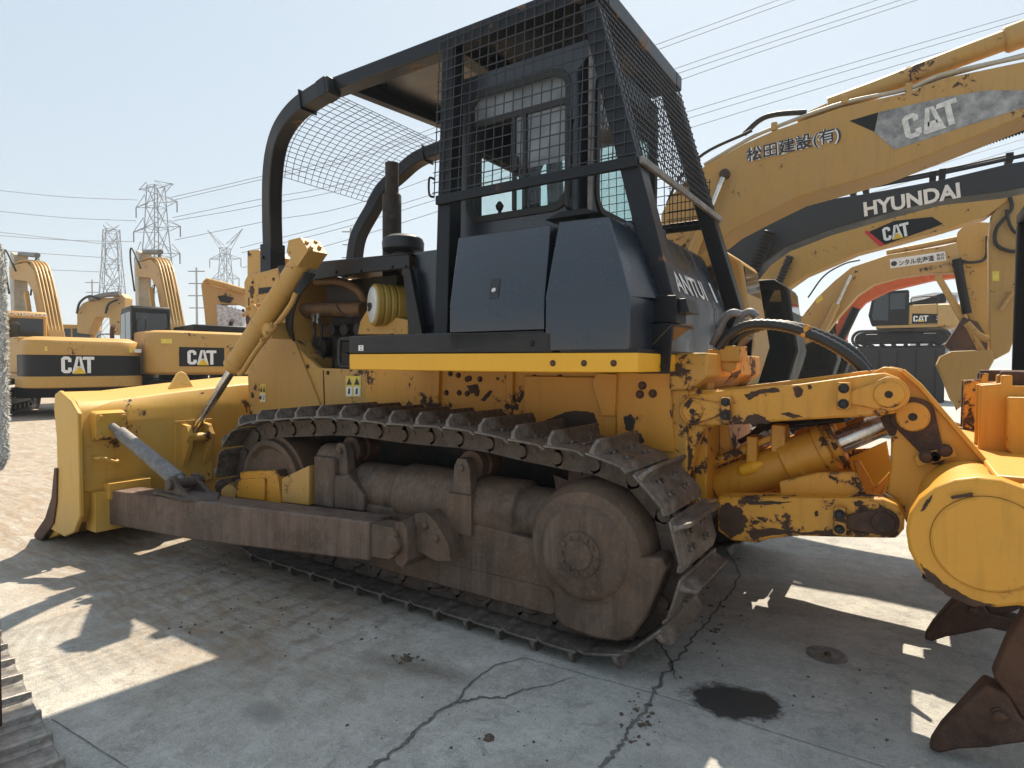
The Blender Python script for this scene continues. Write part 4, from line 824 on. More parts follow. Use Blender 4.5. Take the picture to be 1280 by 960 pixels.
for side in (0, 1):
    F = (lambda v: v) if side == 0 else mir
    sg = 1 if side == 0 else -1
    # upper link
    ul = MB(); P_ = PL(RY-.03, [(858, 495), (902, 488), (1000, 480), (1086, 468), (1105, 466), (1122, 472), (1134, 486), (1134, 504), (1122, 516), (1100, 520), (1000, 525), (915, 531), (872, 533), (858, 525)])
    ul.slab([F(v) for v in P_], (0, sg*.12, 0)); ulo = obj('ripper_upper_link', ul, m_yel_rip, BD, .010); ulo0 = ulo if side == 0 else ulo0
    tl = MB(); tl.slab([F(v) for v in PL(RY+.12, [(880, 489), (1085, 463), (1085, 470), (880, 496)])], (0, sg*.10, 0)); obj('link_top_plate', tl, m_yel_rip, ulo, .006)
    # lower arm
    la = MB(); P_ = PL(RY-.02, [(897, 621), (1086, 623.5), (1104, 624), (1122, 631), (1131, 646), (1130, 662), (1120, 673), (1060, 672), (993, 670), (962, 674), (946, 679), (915, 676), (897, 664)])
    la.slab([F(v) for v in P_], (0, sg*.14, 0)); lao = obj('ripper_lower_arm', la, m_yel_rip, BD, .010); lao0 = lao if side == 0 else lao0
    if side == 0:
        lug(ulo, Y(866, 514, RY-.05), Y(908, 511, RY-.05), .072, .022, m_yel_rip, m_yel_rip, RY); lug(ulo, Y(1111, 493, RY-.05), Y(1058, 498, RY-.05), .078, .024, m_yel_rip, m_yel_rip, RY)
        pad(ulo, 908, 511, RY-.052, .052, .115, .07); pad(ulo, 1055, 495, RY-.052, .056, .125, .07)
        lug(lao, Y(1104, 653, RY-.04), Y(1052, 653, RY-.04), .062, .026, m_rusty, m_rusty); pad(lao, 1050, 651, RY-.042, .054, .135, .07)
    # arm gusset plate and cylinder foot
    ag = MB(); P_ = PL(RY+.10, [(974, 602), (1022, 591), (1070, 590), (1086, 624), (976, 624)]); ag.slab([F(v) for v in P_], (0, sg*.03, 0)); obj('arm_gusset', ag, m_yel_rip, lao, .005)
    ag = MB(); P_ = PL(RY+.40, [(1066, 576), (1075, 576), (1094, 610), (1112, 590), (1115, 592), (1098, 626), (1080, 626)]); ag.slab([F(v) for v in P_], (0, sg*.03, 0)); obj('arm_gusset', ag, m_yel_rip, lao, .005)
    # tilt cylinder
    A_, B_ = Y(893, 612, .98), Y(1050, 553, .98); C_ = Y(1118, 523, .98); d = (B_-A_).normalized(); L = (B_-A_).length
    cy = MB(); cy.lathe(F(A_), F(d)-F(Vector((0, 0, 0)))+Vector((0, 2.56*0, 0)) if side == 0 else Vector((d.x, -d.y, d.z)), [(0, .06), (.03, .098), (.06, .105), (L*.60, .105), (L*.605, .122), (L*.70, .122), (L*.705, .117), (L*.86, .117), (L*.865, .126), (L*.93, .126), (L*.94, .10), (L, .095)], 40)
    cyo = obj('ripper_cylinder', cy, m_yel_rip, BD, .004)
    rd = MB(); rd.cyl(F(B_-d*.03), F(C_), .060, 28); obj('cylinder_rod', rd, m_chrome, cyo)
    if side == 0:
        nn = Vector((-d.z, 0, d.x)); 
        bolts(cyo, [(B_-d*.02+Vector((0, math.cos(a), 0))*.105+nn*math.sin(a)*.105, d, .016, .014) for a in [k*math.pi/4 for k in range(8)]], m_rusty)
        vp = MB(); vp.bar([A_+d*.06+nn*.145-Vector((0, .03, 0)), A_+d*(L*.66)+nn*.15-Vector((0, .03, 0))], .05, .035); obj('cylinder_pipe', vp, m_yel_rip, cyo, .008)
        vp = MB(); vp.lathe(A_+d*.0+nn*.142-Vector((0, .03, 0)), d, [(0, .03), (.02, .036), (.03, .026), (.24, .026), (.25, .034), (.30, .034)], 16); obj('pipe_union', vp, m_yel_rip, cyo, .002)
        vp = MB(); vp.box(A_+d*.30+nn*.08-Vector((.04, .10, .03)), A_+d*.30+nn*.16+Vector((.05, .05, .05))); obj('pipe_clamp', vp, m_yel_rip, cyo, .006)
        vp = MB(); vp.box(A_+d*(L*.60)+nn*.10-Vector((.02, .08, .03)), A_+d*(L*.68)+nn*.17+Vector((.03, .08, .03))); obj('pipe_clamp', vp, m_yel_rip, cyo, .006)
        vp = MB(); vp.lathe(A_+d*.16-Vector((0, .085, -.05)), d, [(0, .01), (.03, .035), (.10, .04), (.15, .012)], 14); obj('port_cover', vp, m_yel_clean, cyo)
    # beam bracket, the big triangular plate
    bb = MB(); P_ = PL(RY+.02, [(1086, 467), (1104, 458), (1122, 461), (1136, 470), (1150, 484), (1240, 588), (1215, 640), (1150, 668), (1134, 662), (1118, 628), (1106, 622), (1112, 590), (1113, 545), (1098, 524)])
    bb.slab([F(v+Vector((0, .10, 0))) for v in P_], (0, sg*.11, 0)); bbo = obj('beam_bracket', bb, m_yel_rip, BD, .010); bbo0 = bbo if side == 0 else bbo0
    if side == 0:
        fl_ = MB(); fl_.bar([Y(1128, 463, RY+.20), Y(1150, 482, RY+.20), Y(1243, 590, RY+.20)], .22, .02); obj('bracket_flange', fl_, m_yel_rip, bbo, .004)
        lug(bbo, Y(1141, 521, RY+.10), Y(1170, 572, RY+.10), .088, .035, m_rusty, m_yel_rip); pad(bbo, 1168, 570, RY+.098, .155, .05, .0, math.radians(24))
        bolts(bbo, [(Y(px, py, RY+.075), (0, -1, 0), .022, .018) for px, py in ((1158, 571), (1181, 563))], m_rusty)
xp = MB(); xp.box((3.10, .80, 1.285), (3.72, 1.76, 1.315)); obj('upper_cross_plate', xp, m_yel_rip, rpo, .004)
xp = MB(); xp.box((3.06, .80, .66), (3.80, 1.76, .70)); obj('lower_cross_plate', xp, m_yel_rip, rpo, .004)
op = MB(); op.slab(PL(1.45, [(1058, 574), (1108, 552), (1116, 600), (1100, 630), (1074, 604)]), (0, .05, 0)); obj('inner_web', op, m_yel_clean, rpo, .004)  # brighter yellow stands in for sunlight falling on this plate
m_rustpatch2 = steel('grimy_seam', (.05, .03, .018), (.12, .07, .03), .8, .0, 9, (.16, .08, .03), .6)
# ripper beam
BC = Vector((4.157, 0, .850)); 
bm_ = MB(); bm_.lathe((BC.x, .08, BC.z), (0, 1, 0), [(0, .17), (.0, .205), (.09, .205), (.10, .18), (2.20, .18), (2.21, .205), (2.40, .205)], 48); bm_.box((BC.x+.05, .30, .66), (4.62, 2.26, 1.04)); bmo = obj('ripper_beam', bm_, m_yel_rip, BD, .010)
for sgn in (0, 1):
    F = (lambda v: v) if sgn == 0 else mir
    e = MB(); pts = []
    for k in range(15):
        a = math.radians(62+ (298-62)*k/14); pts.append(Vector((BC.x+.2185*math.cos(a), .02, BC.z+.2185*math.sin(a))))
    pts = pts + [Vector((4.33, .02, .63)), Vector((4.42, .02, .58)), Vector((4.75, .02, .57)), Vector((4.75, .02, 1.13)), Vector((4.48, .02, 1.12)), Vector((4.36, .02, 1.07))]
    e.loft([F(v) for v in pts], [F(v+Vector((0, .11, 0))) for v in pts]); eo = obj('beam_end_plate', e, m_yel_rip, BD, .012); eo0 = eo if sgn == 0 else eo0
    c_ = MB(); c_.lathe(F(Vector((BC.x+.012, .006, BC.z-.004))), Vector((0, 1, 0)) if sgn == 0 else Vector((0, -1, 0)), [(0, .152), (.006, .160), (.02, .160)], 56); co_ = obj('beam_cap', c_, m_yel_rip, eo, .003); co0 = eo0
    rg_ = MB(); rg_.lathe(F(Vector((BC.x+.012, .0185, BC.z-.004))), Vector((0, 1, 0)) if sgn == 0 else Vector((0, -1, 0)), [(0, .160), (.0, .1612), (.003, .1618)], 56); obj('cap_seam', rg_, m_rustpatch2, eo)
# shanks with points, and their sockets
def shank(y):
    k = MB(); fr_c = [(4.205, .35), (4.245, .495), (4.283, .60), (4.302, .75), (4.305, 1.42)]; bk_c = [(4.585, 1.42), (4.58, .75), (4.555, .56), (4.50, .40), (4.41, .27), (4.30, .20)]
    loop = [Vector((x, 0, z)) for x, z in spl2(fr_c)+spl2(bk_c)]
    k.loft([v+Vector((0, y-.036, 0)) for v in loop], [v+Vector((0, y+.036, 0)) for v in loop]); ko = obj('ripper_shank', k, m_rusty, BD, .010)
    prof_ = [(4.028, .012), (4.033, .050), (4.062, .115), (4.114, .20), (4.186, .318), (4.245, .302), (4.285, .225), (4.41, .215), (4.43, .145), (4.29, .15), (4.20, .105), (4.117, .055), (4.06, .012)]
    wd = lambda x: .022+.036*max(0, min(1, (x-4.03)/.17))
    p_ = MB(); p_.loft([Vector((x, y-wd(x), z)) for x, z in prof_], [Vector((x, y+wd(x), z)) for x, z in prof_]); po_ = obj('ripper_point', p_, m_rusty, ko, .010)
    bolts(ko, [(Vector((4.225, y-.058, .225)), (0, -1, 0), .020, .010)], m_rusty)
    return ko
def spl2(P2): return [(q.x, q.z) for q in spline([Vector((x, 0, z)) for x, z in P2], 4)]
for y in (.19, 1.28, 2.37):
    shank(y)
    if y > 1:
        for dy in (-.13, .07):
            s_ = MB(); s_.prof([(4.22, .95), (4.22, 1.35), (4.30, 1.36), (4.30, 1.40), (4.34, 1.40), (4.34, 1.35), (4.78, 1.35), (4.78, .60), (4.30, .60)], y+dy, y+dy+.06); obj('shank_socket', s_, m_yel_rip, BD, .006)
        s_ = MB(); s_.prof([(4.315, 1.30), (4.315, 1.06), (4.35, 1.02), (4.78, 1.02), (4.78, 1.30)], y-.21, y-.135); obj('socket_cheek', s_, m_yel_rip, BD, .006)
# ---- valve block and hoses above the ripper
vb = MB(); vb.box(Vector((2.93, .74, 1.36)), Vector((3.02, .98, 1.47))); vb.slab(PL(.80, [(858, 488), (866, 454), (888, 453), (884, 488)]), (0, .14, 0)); vb.slab(PL(.86, [(880, 452), (926, 452), (926, 432), (905, 432), (905, 436), (884, 437)]), (0, .16, 0)); vb.slab(PL(.88, [(900, 450), (922, 450), (920, 462), (912, 466), (902, 462)]), (0, .10, 0))
vbo = obj('valve_block', vb, m_yel_cast, BD, .006)
def hose(pts, r, m, nm='hydraulic_hose', rib=False):
    P_ = spline(pts, 10); h_ = MB()
    if rib:
        Q = []; R_ = []
        for a, b in zip(P_, P_[1:]):
            n_ = max(1, int((b-a).length/.009))
            for k in range(n_): Q.append(a.lerp(b, k/n_)); R_.append(r*(1.06 if len(Q) % 2 else .93))
        h_.tube(Q, R_, 12)
    else: h_.tube(P_, r, 12)
    return obj(nm, h_, m, BD, ang=60)
hose([Y(897, 436, .88), Y(912, 418, .88), Y(938, 406, .88), Y(975, 407, .88), Y(1010, 417, .88), Y(1045, 434, .88), Y(1070, 452, .88), Y(1084, 468, .88)], .027, m_hose, rib=True)
hose([Y(912, 436, .96), Y(928, 418, .96), Y(960, 406, .96), Y(1000, 410, .96), Y(1040, 425, .96), Y(1068, 442, .96), Y(1086, 464, .96)], .027, m_hose, rib=True)
hose([Y(891, 432, .95), Y(897, 418, .95), Y(906, 398, .95), Y(916, 391, .95), Y(926, 393, .97)], .022, m_brace)
hose([Y(915, 425, .98), Y(921, 408, .98), Y(928, 395, .98), Y(938, 390, .98), Y(946, 396, .98)], .022, m_brace)
cb = MB(); cb.bar([Y(1004, 412.5, .90), Y(1011, 415.5, .90)], .09, .065); obj('hose_clip', cb, m_yel_rip, BD, .004)
for k in range(4): hose([Y(925+9*k, 552-3*k, 1.1), Y(960, 535-6*k, 1.05), Y(1010, 530-6*k, 1.0), Y(1060, 523-6*k, .9)], .016, m_hose, rib=True)
wl_ = MB(); wl_.slab(PL(1.02, [(938, 548), (956, 538), (966, 552), (948, 560)]), (0, .05, 0)); wl_.slab(PL(1.0, [(960, 538), (975, 532), (980, 545), (966, 550)]), (0, .05, 0)); obj('hose_manifold', wl_, m_filter, BD, .004)
hose([Y(866, 604, .62), Y(874, 625, .60), Y(885, 640, .58)], .006, m_chrome, 'drain_pipe')

# ---- worn-through patches: bare greasy metal with ragged edges of their own
m_grease = steel('greasy_bare_metal', (.014, .012, .012), (.045, .032, .026), .55, .2, 9, (.09, .045, .025), .6)
m_rustpatch = steel('bare_rust', (.03, .017, .012), (.075, .042, .03), .75, .1, 9, (.12, .055, .025), .7)
def patch(parent, y, px, m=None, jag=1.6, nm='worn_patch', sub=6):
    P_ = [Vector((a, b, 0)) for a, b in px]; Q = []
    for i, a in enumerate(P_):
        b = P_[(i+1) % len(P_)]
        for k in range(sub):
            q = a.lerp(b, k/sub); t_ = (b-a).normalized(); Q.append(q+Vector((-t_.y, t_.x, 0))*random.uniform(-1, 1)*jag*random.choice((.3, .6, 1)))
    t = MB(); t.slab([Y(q.x, q.y, y) for q in Q], (0, .0015, 0)); return obj(nm, t, m or m_rustpatch, parent, recalc=True, ang=60)
patch(sfo, .6325, [(637, 549), (655, 537), (678, 527), (700, 518), (720, 512), (741, 516), (749, 530), (744, 546), (735, 556), (700, 558), (660, 556)], m_grease, 2.2)
patch(sfo, .6175, [(779, 522), (788, 517), (794, 526), (791, 541), (783, 538)], m_grease, 1.5); patch(sfo, .6175, [(788, 545), (800, 541), (806, 552), (796, 557)], m_grease, 1.5)
patch(sfo, .6625, [(600, 500), (612, 488), (616, 489), (606, 502)], m_rustpatch, .8); patch(sfo, .6625, [(646, 500), (655, 487), (658, 489), (650, 504)], m_rustpatch, .8); patch(sfo, .6625, [(583, 482), (597, 480), (600, 490), (588, 492)], m_rustpatch, 1.2)
patch(ulo0, RY-.0325, [(928, 530), (934, 520), (944, 517), (956, 522), (963, 529), (945, 530)], None, 1.2); patch(ulo0, RY-.0325, [(975, 517), (985, 515), (1004, 521), (992, 523)], None, .9); patch(ulo0, RY-.0325, [(991, 485), (998, 482), (1004, 488), (1001, 496), (994, 496)], None, 1.3); patch(ulo0, RY-.0325, [(930, 493), (948, 487), (972, 485), (975, 489), (950, 493), (936, 500)], None, 1.4); patch(ulo0, RY-.0325, [(1009, 482), (1013, 480), (1015, 485), (1011, 487)], None, .8)
patch(lao0, RY-.0225, [(899, 634), (908, 630), (926, 634), (934, 650), (930, 664), (915, 673), (900, 662)], None, 2.6); patch(lao0, RY-.0225, [(932, 664), (962, 661), (1000, 665), (1040, 663), (1062, 664), (1062, 669), (990, 667), (960, 670), (940, 674)], None, 1.5); patch(lao0, RY-.0225, [(1067, 628), (1074, 625), (1080, 628), (1076, 633), (1069, 633)], None, 1.0); patch(lao0, RY-.0225, [(925, 627), (960, 626), (990, 627), (975, 630), (940, 631)], None, 1.3); patch(lao0, RY-.0225, [(1018, 640), (1022, 638), (1023, 645), (1019, 646)], None, .6)
patch(rpo, RY-.0025, [(846, 556), (858, 553), (867, 563), (863, 586), (851, 594), (842, 580)], None, 2.6); patch(rpo, RY-.0025, [(838, 598), (852, 594), (858, 612), (850, 632), (839, 628)], None, 2.2)
patch(eo0, .0175, [(1150, 704), (1163, 716), (1188, 735), (1216, 750), (1246, 757), (1216, 758), (1186, 746), (1162, 728)], None, 1.6); patch(co0, .0045, [(1188, 620), (1216, 616), (1217, 621), (1190, 624)], None, .8); patch(eo0, .0175, [(1150, 640), (1158, 626), (1166, 618), (1164, 626), (1155, 638)], None, .8)
patch(bbo0, RY+.1175, [(1118, 545), (1128, 520), (1136, 500), (1122, 498), (1100, 524), (1112, 545)], None, 1.2)
# ================================================================== other machines of the yard
m_xyel = paint('excavator_yellow', (.50, .27, .05), .45, .03, sc=14, dust=.45, dustcol=(.40, .28, .14), streak=.3)
m_xyel2 = paint('old_excavator_yellow', (.44, .25, .06), .5, .02, sc=16, dust=.55, dustcol=(.36, .25, .13), streak=.35)
m_xyel3 = paint('pale_excavator_yellow', (.50, .30, .09), .5, .05, sc=5, dust=.5, dustcol=(.40, .30, .18), streak=.35)
m_xblk = paint('excavator_black', (.008, .009, .011), .35, .0, dust=.06, dustcol=(.08, .08, .08), spec=.25)
m_navy = paint('dark_boom_paint', (.028, .036, .046), .4, .0, dust=.2, dustcol=(.07, .07, .08), streak=.2, spec=.3)
m_xtrack = steel('crawler_belt', (.02, .02, .021), (.05, .047, .045), .6, .4, 5, (.08, .05, .03), .3)
m_xgrey = plain('light_grey_paint', (.42, .38, .30), .5, 0, .2, 5)
m_decal = plain('faded_silver_decal', (.26, .26, .26), .45, .2, .55, 9)
m_pipe = paint('hydraulic_pipe_yellow', (.46, .26, .05), .4, .0, dust=.3)
m_plastic = plain('wrapping_film', (.50, .52, .58), .25, 0, .45, 9)
class Fr:
    def __init__(s, o, h, sc=1.0):
        s.o = Vector(o); s.h = Vector((h[0], h[1], 0)).normalized(); s.l = Vector((-s.h.y, s.h.x, 0)); s.s = sc
    def __call__(s, x, y, z): return s.o+(s.h*x+s.l*y+Vector((0, 0, z)))*s.s
    def mb(s, mb): mb.v = [s(*v) for v in mb.v]; return mb
def crawler_belt(y0, y1, L=4.3, H=.95, pitch=.105, rib=.028):
    mb = MB(); R_ = H/2-.02; hl = L/2-R_; path = []
    for k in range(13): a = math.radians(90-180*k/12); path.append((hl+R_*math.cos(a), H/2+R_*math.sin(a), a))
    for k in range(13): a = math.radians(270-180*k/12); path.append((-hl+R_*math.cos(a), H/2+R_*math.sin(a), a))
    P_ = [(x, z) for x, z, a in path]
    mb.loft([Vector((x, y0, z)) for x, z in P_], [Vector((x, y1, z)) for x, z in P_], caps=False)
    I = [(x*(1-.09/(L/2)), H/2+(z-H/2)*(1-.09/(H/2))) for x, z in P_]; mb.loft([Vector((x, y0, z)) for x, z in I], [Vector((x, y1, z)) for x, z in I], caps=False)
    for y in (y0, y1):
        b = len(mb.v); n = len(P_); mb.add([(x, y, z) for x, z in P_]+[(x, y, z) for x, z in I], [(i, (i+1) % n, n+(i+1) % n, n+i) for i in range(n)])
    # grousers
    per = []; tot = 0
    for i in range(len(P_)):
        a, b = Vector(P_[i]), Vector(P_[(i+1) % len(P_)]); per.append((tot, a, b)); tot += (b-a).length
    n = int(tot/pitch)
    for k in range(n):
        q = k*tot/n
        for st, a, b in per:
            if st <= q <= st+(b-a).length+1e-9 and (b-a).length > 1e-6:
                p_ = a.lerp(b, (q-st)/(b-a).length); d = (b-a).normalized(); nr = Vector((-d.y, d.x)); c = Vector((0, H/2)); nr = nr if nr.dot(p_-Vector((max(-hl, min(hl, p_.x)), H/2))) > 0 else -nr
                A_ = [p_-d*.012, p_+d*.012, p_+d*.009+nr*rib, p_-d*.009+nr*rib]
                mb.loft([Vector((v.x, y0+.01, v.y)) for v in A_], [Vector((v.x, y1-.01, v.y)) for v in A_]); break
    return mb
def excavator(name, o, h, label, sc=1.0, body=m_xyel, cabm=m_xyel, style='cat', th=None, cw_logo=True, group='excavators parked round the bulldozer', cat='excavator', house_h=2.25):
    root = thing(name, o, label, cat, group); U = Fr(o, h, sc); T = Fr(o, th or h, sc)
    for y0, y1 in ((-1.5, -.9), (.9, 1.5)):
        b = T.mb(crawler_belt(y0, y1)); bo = obj('crawler_track', b, m_xtrack, root, recalc=False)
        f = MB(); f.box((-1.7, y0+.12, .28), (1.7, y1-.12, .70)); f.lathe((-1.68, y0+.06, .475), (0, 1, 0), [(0, .14), (.02, .30), (.46, .30), (.48, .14)], 24); f.lathe((1.68, y0+.06, .475), (0, 1, 0), [(0, .14), (.02, .30), (.46, .30), (.48, .14)], 24)
        for k in range(6): f.cyl((-1.3+k*.52, y0+.07, .16), (-1.3+k*.52, y1-.07, .16), .10, 14)
        obj('track_frame', T.mb(f), m_xblk, bo)
    f = MB(); f.box((-1.0, -.92, .45), (1.0, .92, .80)); f.cyl((0, 0, .8), (0, 0, 1.02), .65, 28); obj('undercarriage', T.mb(f), m_xblk, root)
    # upper structure
    f = MB(); f.box((-1.6, -1.36, 1.0), (1.05, 1.36, 1.16)); obj('deck', U.mb(f), body, root, .02)
    f = MB(); f.box((-1.6, -1.36, 1.16), (.35, -.48, house_h-.25)); f.box((-1.6, -.48, 1.16), (-.35, 1.36, house_h-.1)); obj('engine_house', U.mb(f), body, root, .05)
    def plan(ins, n=9):
        P_ = []; W = 1.42-ins; R0 = -2.75+ins
        P_.append((-1.55, -W)); 
        for k in range(n): a = math.radians(90*k/(n-1)); P_.append((-2.15-(abs(R0)-2.15)*math.sin(a)*1.0, -W+ .62*(1-math.cos(a))))
        for k in range(n): a = math.radians(90-90*k/(n-1)); P_.append((-2.15-(abs(R0)-2.15)*math.sin(a)*1.0, W-.62*(1-math.cos(a))))
        P_.append((-1.55, W)); return P_
    def band(z0, z1, i0, i1, m, nm, top=None, bev=.012):
        f = MB(); zs = [(z0, i0), (z1, i1)] if not top else top
        L = [[Vector((x, y, z)) for x, y in plan(i)] for z, i in zs]
        for a, b in zip(L, L[1:]): f.loft(a, b, caps=False)
        n = len(L[0]); f.add(L[0], [tuple(range(n))]); f.add(L[-1], [tuple(range(n))]); return obj(nm, U.mb(f), m, root, bev)
    ht = house_h-.1
    if style == 'old':
        band(.98, 1.18, .0, -.03, m_xyel, 'counterweight_bumper', [(.78, .08), (.80, .0), (1.08, .0), (1.10, .05)])
        band(1.10, 1.66, .05, .05, m_xblk, 'counterweight_band'); cw = band(1.68, ht, 0, 0, body, 'counterweight', [(1.66, .04), (1.9, .04), (2.05, .10), (ht, .30)])
    else: cw = band(1.0, ht, 0, 0, body, 'counterweight', [(1.0, .12), (1.06, .02), (1.12, .0), (ht-.18, .0), (ht-.06, .05), (ht, .16)])
    # cab on the left
    c = MB(); c.v = []; P_ = [(-.35, 1.16), (1.25, 1.16), (1.40, 1.7), (1.22, 2.75), (1.0, 2.92), (-.30, 2.92), (-.35, 2.85)]
    c.prof(P_, .42, 1.40); co = obj('cab', U.mb(c), cabm, root, .04)
    for P_, ax in (([(-.20, 1.95), (.45, 1.95), (.45, 2.75), (-.20, 2.75)], 1), ([(.52, 1.4), (1.18, 1.45), (1.24, 1.72), (1.10, 2.72), (.52, 2.75)], 1)):
        for yy in (1.402, .416):
            g_ = MB(); g_.slab([Vector((x, yy, z)) for x, z in P_], (0, .004 if yy > 1 else -.004, 0)); obj('cab_window', U.mb(g_), m_dglass2, co)
    g_ = MB(); g_.slab([Vector((-.353, y, z)) for y, z in ((.52, 1.98), (1.30, 1.98), (1.30, 2.72), (.52, 2.72))], (-.006, 0, 0)); obj('cab_window', U.mb(g_), m_dglass2, co)
    g_ = MB(); g_.slab([Vector((1.30, y, z)) for y, z in ((.5, 2.2), (1.32, 2.2))]+[Vector((1.235, 1.32, 2.7)), Vector((1.235, .5, 2.7))], (.008, 0, 0)); obj('cab_window', U.mb(g_), m_dglass2, co)
    f = MB(); f.tube(spline([U(-1.1, -1.0, house_h-.2), U(-1.1, -1.0, house_h+.2), U(-1.25, -1.0, house_h+.32)], 5), .06*sc, 12); obj('exhaust_pipe', f, m_rusty, root)
    f = MB()
    f.tube(spline([U(-1.5, 1.30, house_h-.12), U(-1.5, 1.30, house_h+.25), U(-.5, 1.30, house_h+.25), U(-.5, 1.30, house_h-.12)], 6), .02, 8); obj('hand_rail', f, m_xblk, root)
    return root, U, cw
m_dglass2 = plain('excavator_glass', (.012, .016, .018), .06, 0, .2, 4, .8)
def rear_boom(root, U, body, side=m_xgrey, reach=5.2, peak=4.9):
    P_ = [(.30, 1.55), (.55, 1.35), (1.1, 1.9), (2.2, peak-1.05), (3.0, peak-.62), (reach, peak-.35), (reach+.15, peak-.1), (reach-.1, peak+.12), (3.0, peak), (2.0, peak-.35), (1.2, peak-1.4), (.35, 2.0)]
    b = MB(); b.prof(P_, -.22, .22); bo = obj('boom', U.mb(b), body, root, .02)
    for k in range(5):
        y = -.18+.09*k; t = MB(); t.tube(spline([U(.5, y, 2.15), U(1.25, y, peak-1.28), U(2.05, y, peak-.26), U(3.0, y, peak+.07), U(reach-.5, y, peak+.16)], 6), .032, 8); obj('boom_pipe', t, m_pipe, bo)
    for y in (-.40, .34):
        t = MB(); t.prof([(.9, 1.3), (1.05, 1.3), (2.25, peak-1.1), (2.1, peak-1.0)], y, y+.12); obj('boom_cylinder', U.mb(t), body, bo, .02)
    t = MB(); t.prof([(reach-.45, peak+.45), (reach+.1, peak+.62), (reach+.38, peak+.05), (reach+.10, 2.1), (reach-.25, 2.05), (reach-.30, peak-.1)], -.20, .20); so_ = obj('stick', U.mb(t), side, root, .02)
    t = MB(); t.tube([U(2.6, 0, peak+.22), U(reach-.35, 0, peak+.52)], .085*U.s, 14); obj('stick_cylinder', t, m_brace, bo)
    t = MB(); t.prof([(reach-.7, 2.2), (reach+.4, 2.2), (reach+.35, 1.5), (reach-.2, .9), (reach-.8, 1.1), (reach-1.0, 1.6)], -.55, .55); obj('bucket', U.mb(t), body, root, .03)
    for yy, dx in ((.30, 0), (-.30, .05)):
        t = MB(); t.tube(spline([U(reach-1.2, yy, peak-.2), U(reach-.6, yy*1.5, peak+.55), U(reach-.2, yy*1.4, peak+.2), U(reach-.15, yy, peak-.9)], 6), .03, 8); obj('boom_hose', t, m_rubber, bo)
def away(px, d, rot=0.0):
    q = D(px, 453, d); h = Vector((q.x-CAM.x, q.y-CAM.y, 0)).normalized(); a = math.radians(rot); return Vector((h.x*math.cos(a)-h.y*math.sin(a), h.x*math.sin(a)+h.y*math.cos(a), 0))
def ground_at(px, d): q = D(px, 470, d); return Vector((q.x, q.y, 0))
def rear_text(U, cw_x, y_left, w_, z, h_, fn): return U(cw_x, y_left, z), -U.l, Vector((0, 0, 1)), w_*U.s, h_*U.s
# left: two machines seen from behind
h1 = away(92, 17.6, 14); r1, U1, cw1 = excavator('excavator', ground_at(78, 17.9), h1, 'yellow excavator with a wide black band on its rounded counterweight, near the left edge', 0.98, style='old', th=away(92, 17.6, -8))
rear_boom(r1, U1, m_xyel, peak=4.75)
cat_mark(U1(-2.70, .66, 1.17), -U1.l, (0, 0, 1), .68*1.08, .42*1.08, r1, m_white, m_triangle)
text('counterweight_lettering', '立入禁止 旋回範囲内', U1(-2.68, .95, 1.78), -U1.l, (0, 0, 1), 1.35*1.08, .11*1.08, m_wornwhite, r1, .02)
text('cab_lettering', 'CATERPILLAR', U1(-.36, 1.30, 2.78), -U1.l, (0, 0, 1), .82*1.08, .09*1.08, m_white, r1, .02)
for y in (1.0, -.9):
    f = MB(); f.slab([U1(-2.66, y, 1.76), U1(-2.66, y-.16, 1.76), U1(-2.66, y-.16, 1.88), U1(-2.66, y, 1.88)], -U1.h*.02); obj('warning_label', f, m_sticker, r1)
    f = MB(); f.slab([U1(-2.66, y-.18, 1.76), U1(-2.66, y-.36, 1.76), U1(-2.66, y-.36, 1.86), U1(-2.66, y-.18, 1.86)], -U1.h*.02); obj('warning_label', f, m_white, r1)
h2 = away(228, 19.4, 14); r2, U2, cw2 = excavator('excavator', ground_at(230, 20.0), h2, 'yellow excavator with a square black logo panel on its counterweight and a black cab', 1.10, cabm=m_xblk, th=away(228, 19.4, -8))
rear_boom(r2, U2, m_xyel, peak=4.75)
f = MB(); f.slab([U2(-2.756, y, z) for y, z in ((.80, 1.22), (-.30, 1.22), (-.30, 1.72), (.80, 1.72))], -U2.h*.004); obj('logo_panel', f, m_xblk, r2)
cat_mark(U2(-2.765, .61, 1.26), -U2.l, (0, 0, 1), .72*1.08, .40*1.08, r2, m_white, m_triangle)
f = MB(); f.box((-2.5, -1.2, 2.15), (-.5, .4, 2.34)); f.box((-1.6, -1.25, 2.1), (.3, -.45, 2.3)); obj('engine_hood', U2.mb(f), m_xblk, r2, .05)
for y in (1.2, -.95):
    f = MB(); f.slab([U2(-2.70, y, 1.80), U2(-2.70, y-.30, 1.80), U2(-2.70, y-.30, 1.92), U2(-2.70, y, 1.92)], -U2.h*.03); obj('warning_label', f, m_sticker, r2)
# traced booms: profile in photo pixels on a vertical plane
def traced(parent, nm, y, px, th, m, bev=.02, f=Y):
    b = MB(); off = Vector((0, th, 0)) if f is Y else Vector((CF.x, CF.y, 0)).normalized()*th
    b.slab([f(a, c, y) for a, c in px], off); return obj(nm, b, m, parent, bev)
def tubepx(parent, nm, y, px, r, m, f=Y, ns=6, n=12):
    t = MB(); t.tube(spline([f(a, c, y) for a, c in px], ns), r, n); return obj(nm, t, m, parent)
def bellows(parent, y, a, b, r, n=22, f=Y, nm='rod_bellows'):
    t = MB(); A_, B_ = f(*a, y), f(*b, y); t.tube([A_.lerp(B_, k/(2*n)) for k in range(2*n+1)], [r*(1.0 if k % 2 else .72) for k in range(2*n+1)], 14); return obj(nm, t, m_rubber, parent, ang=20)
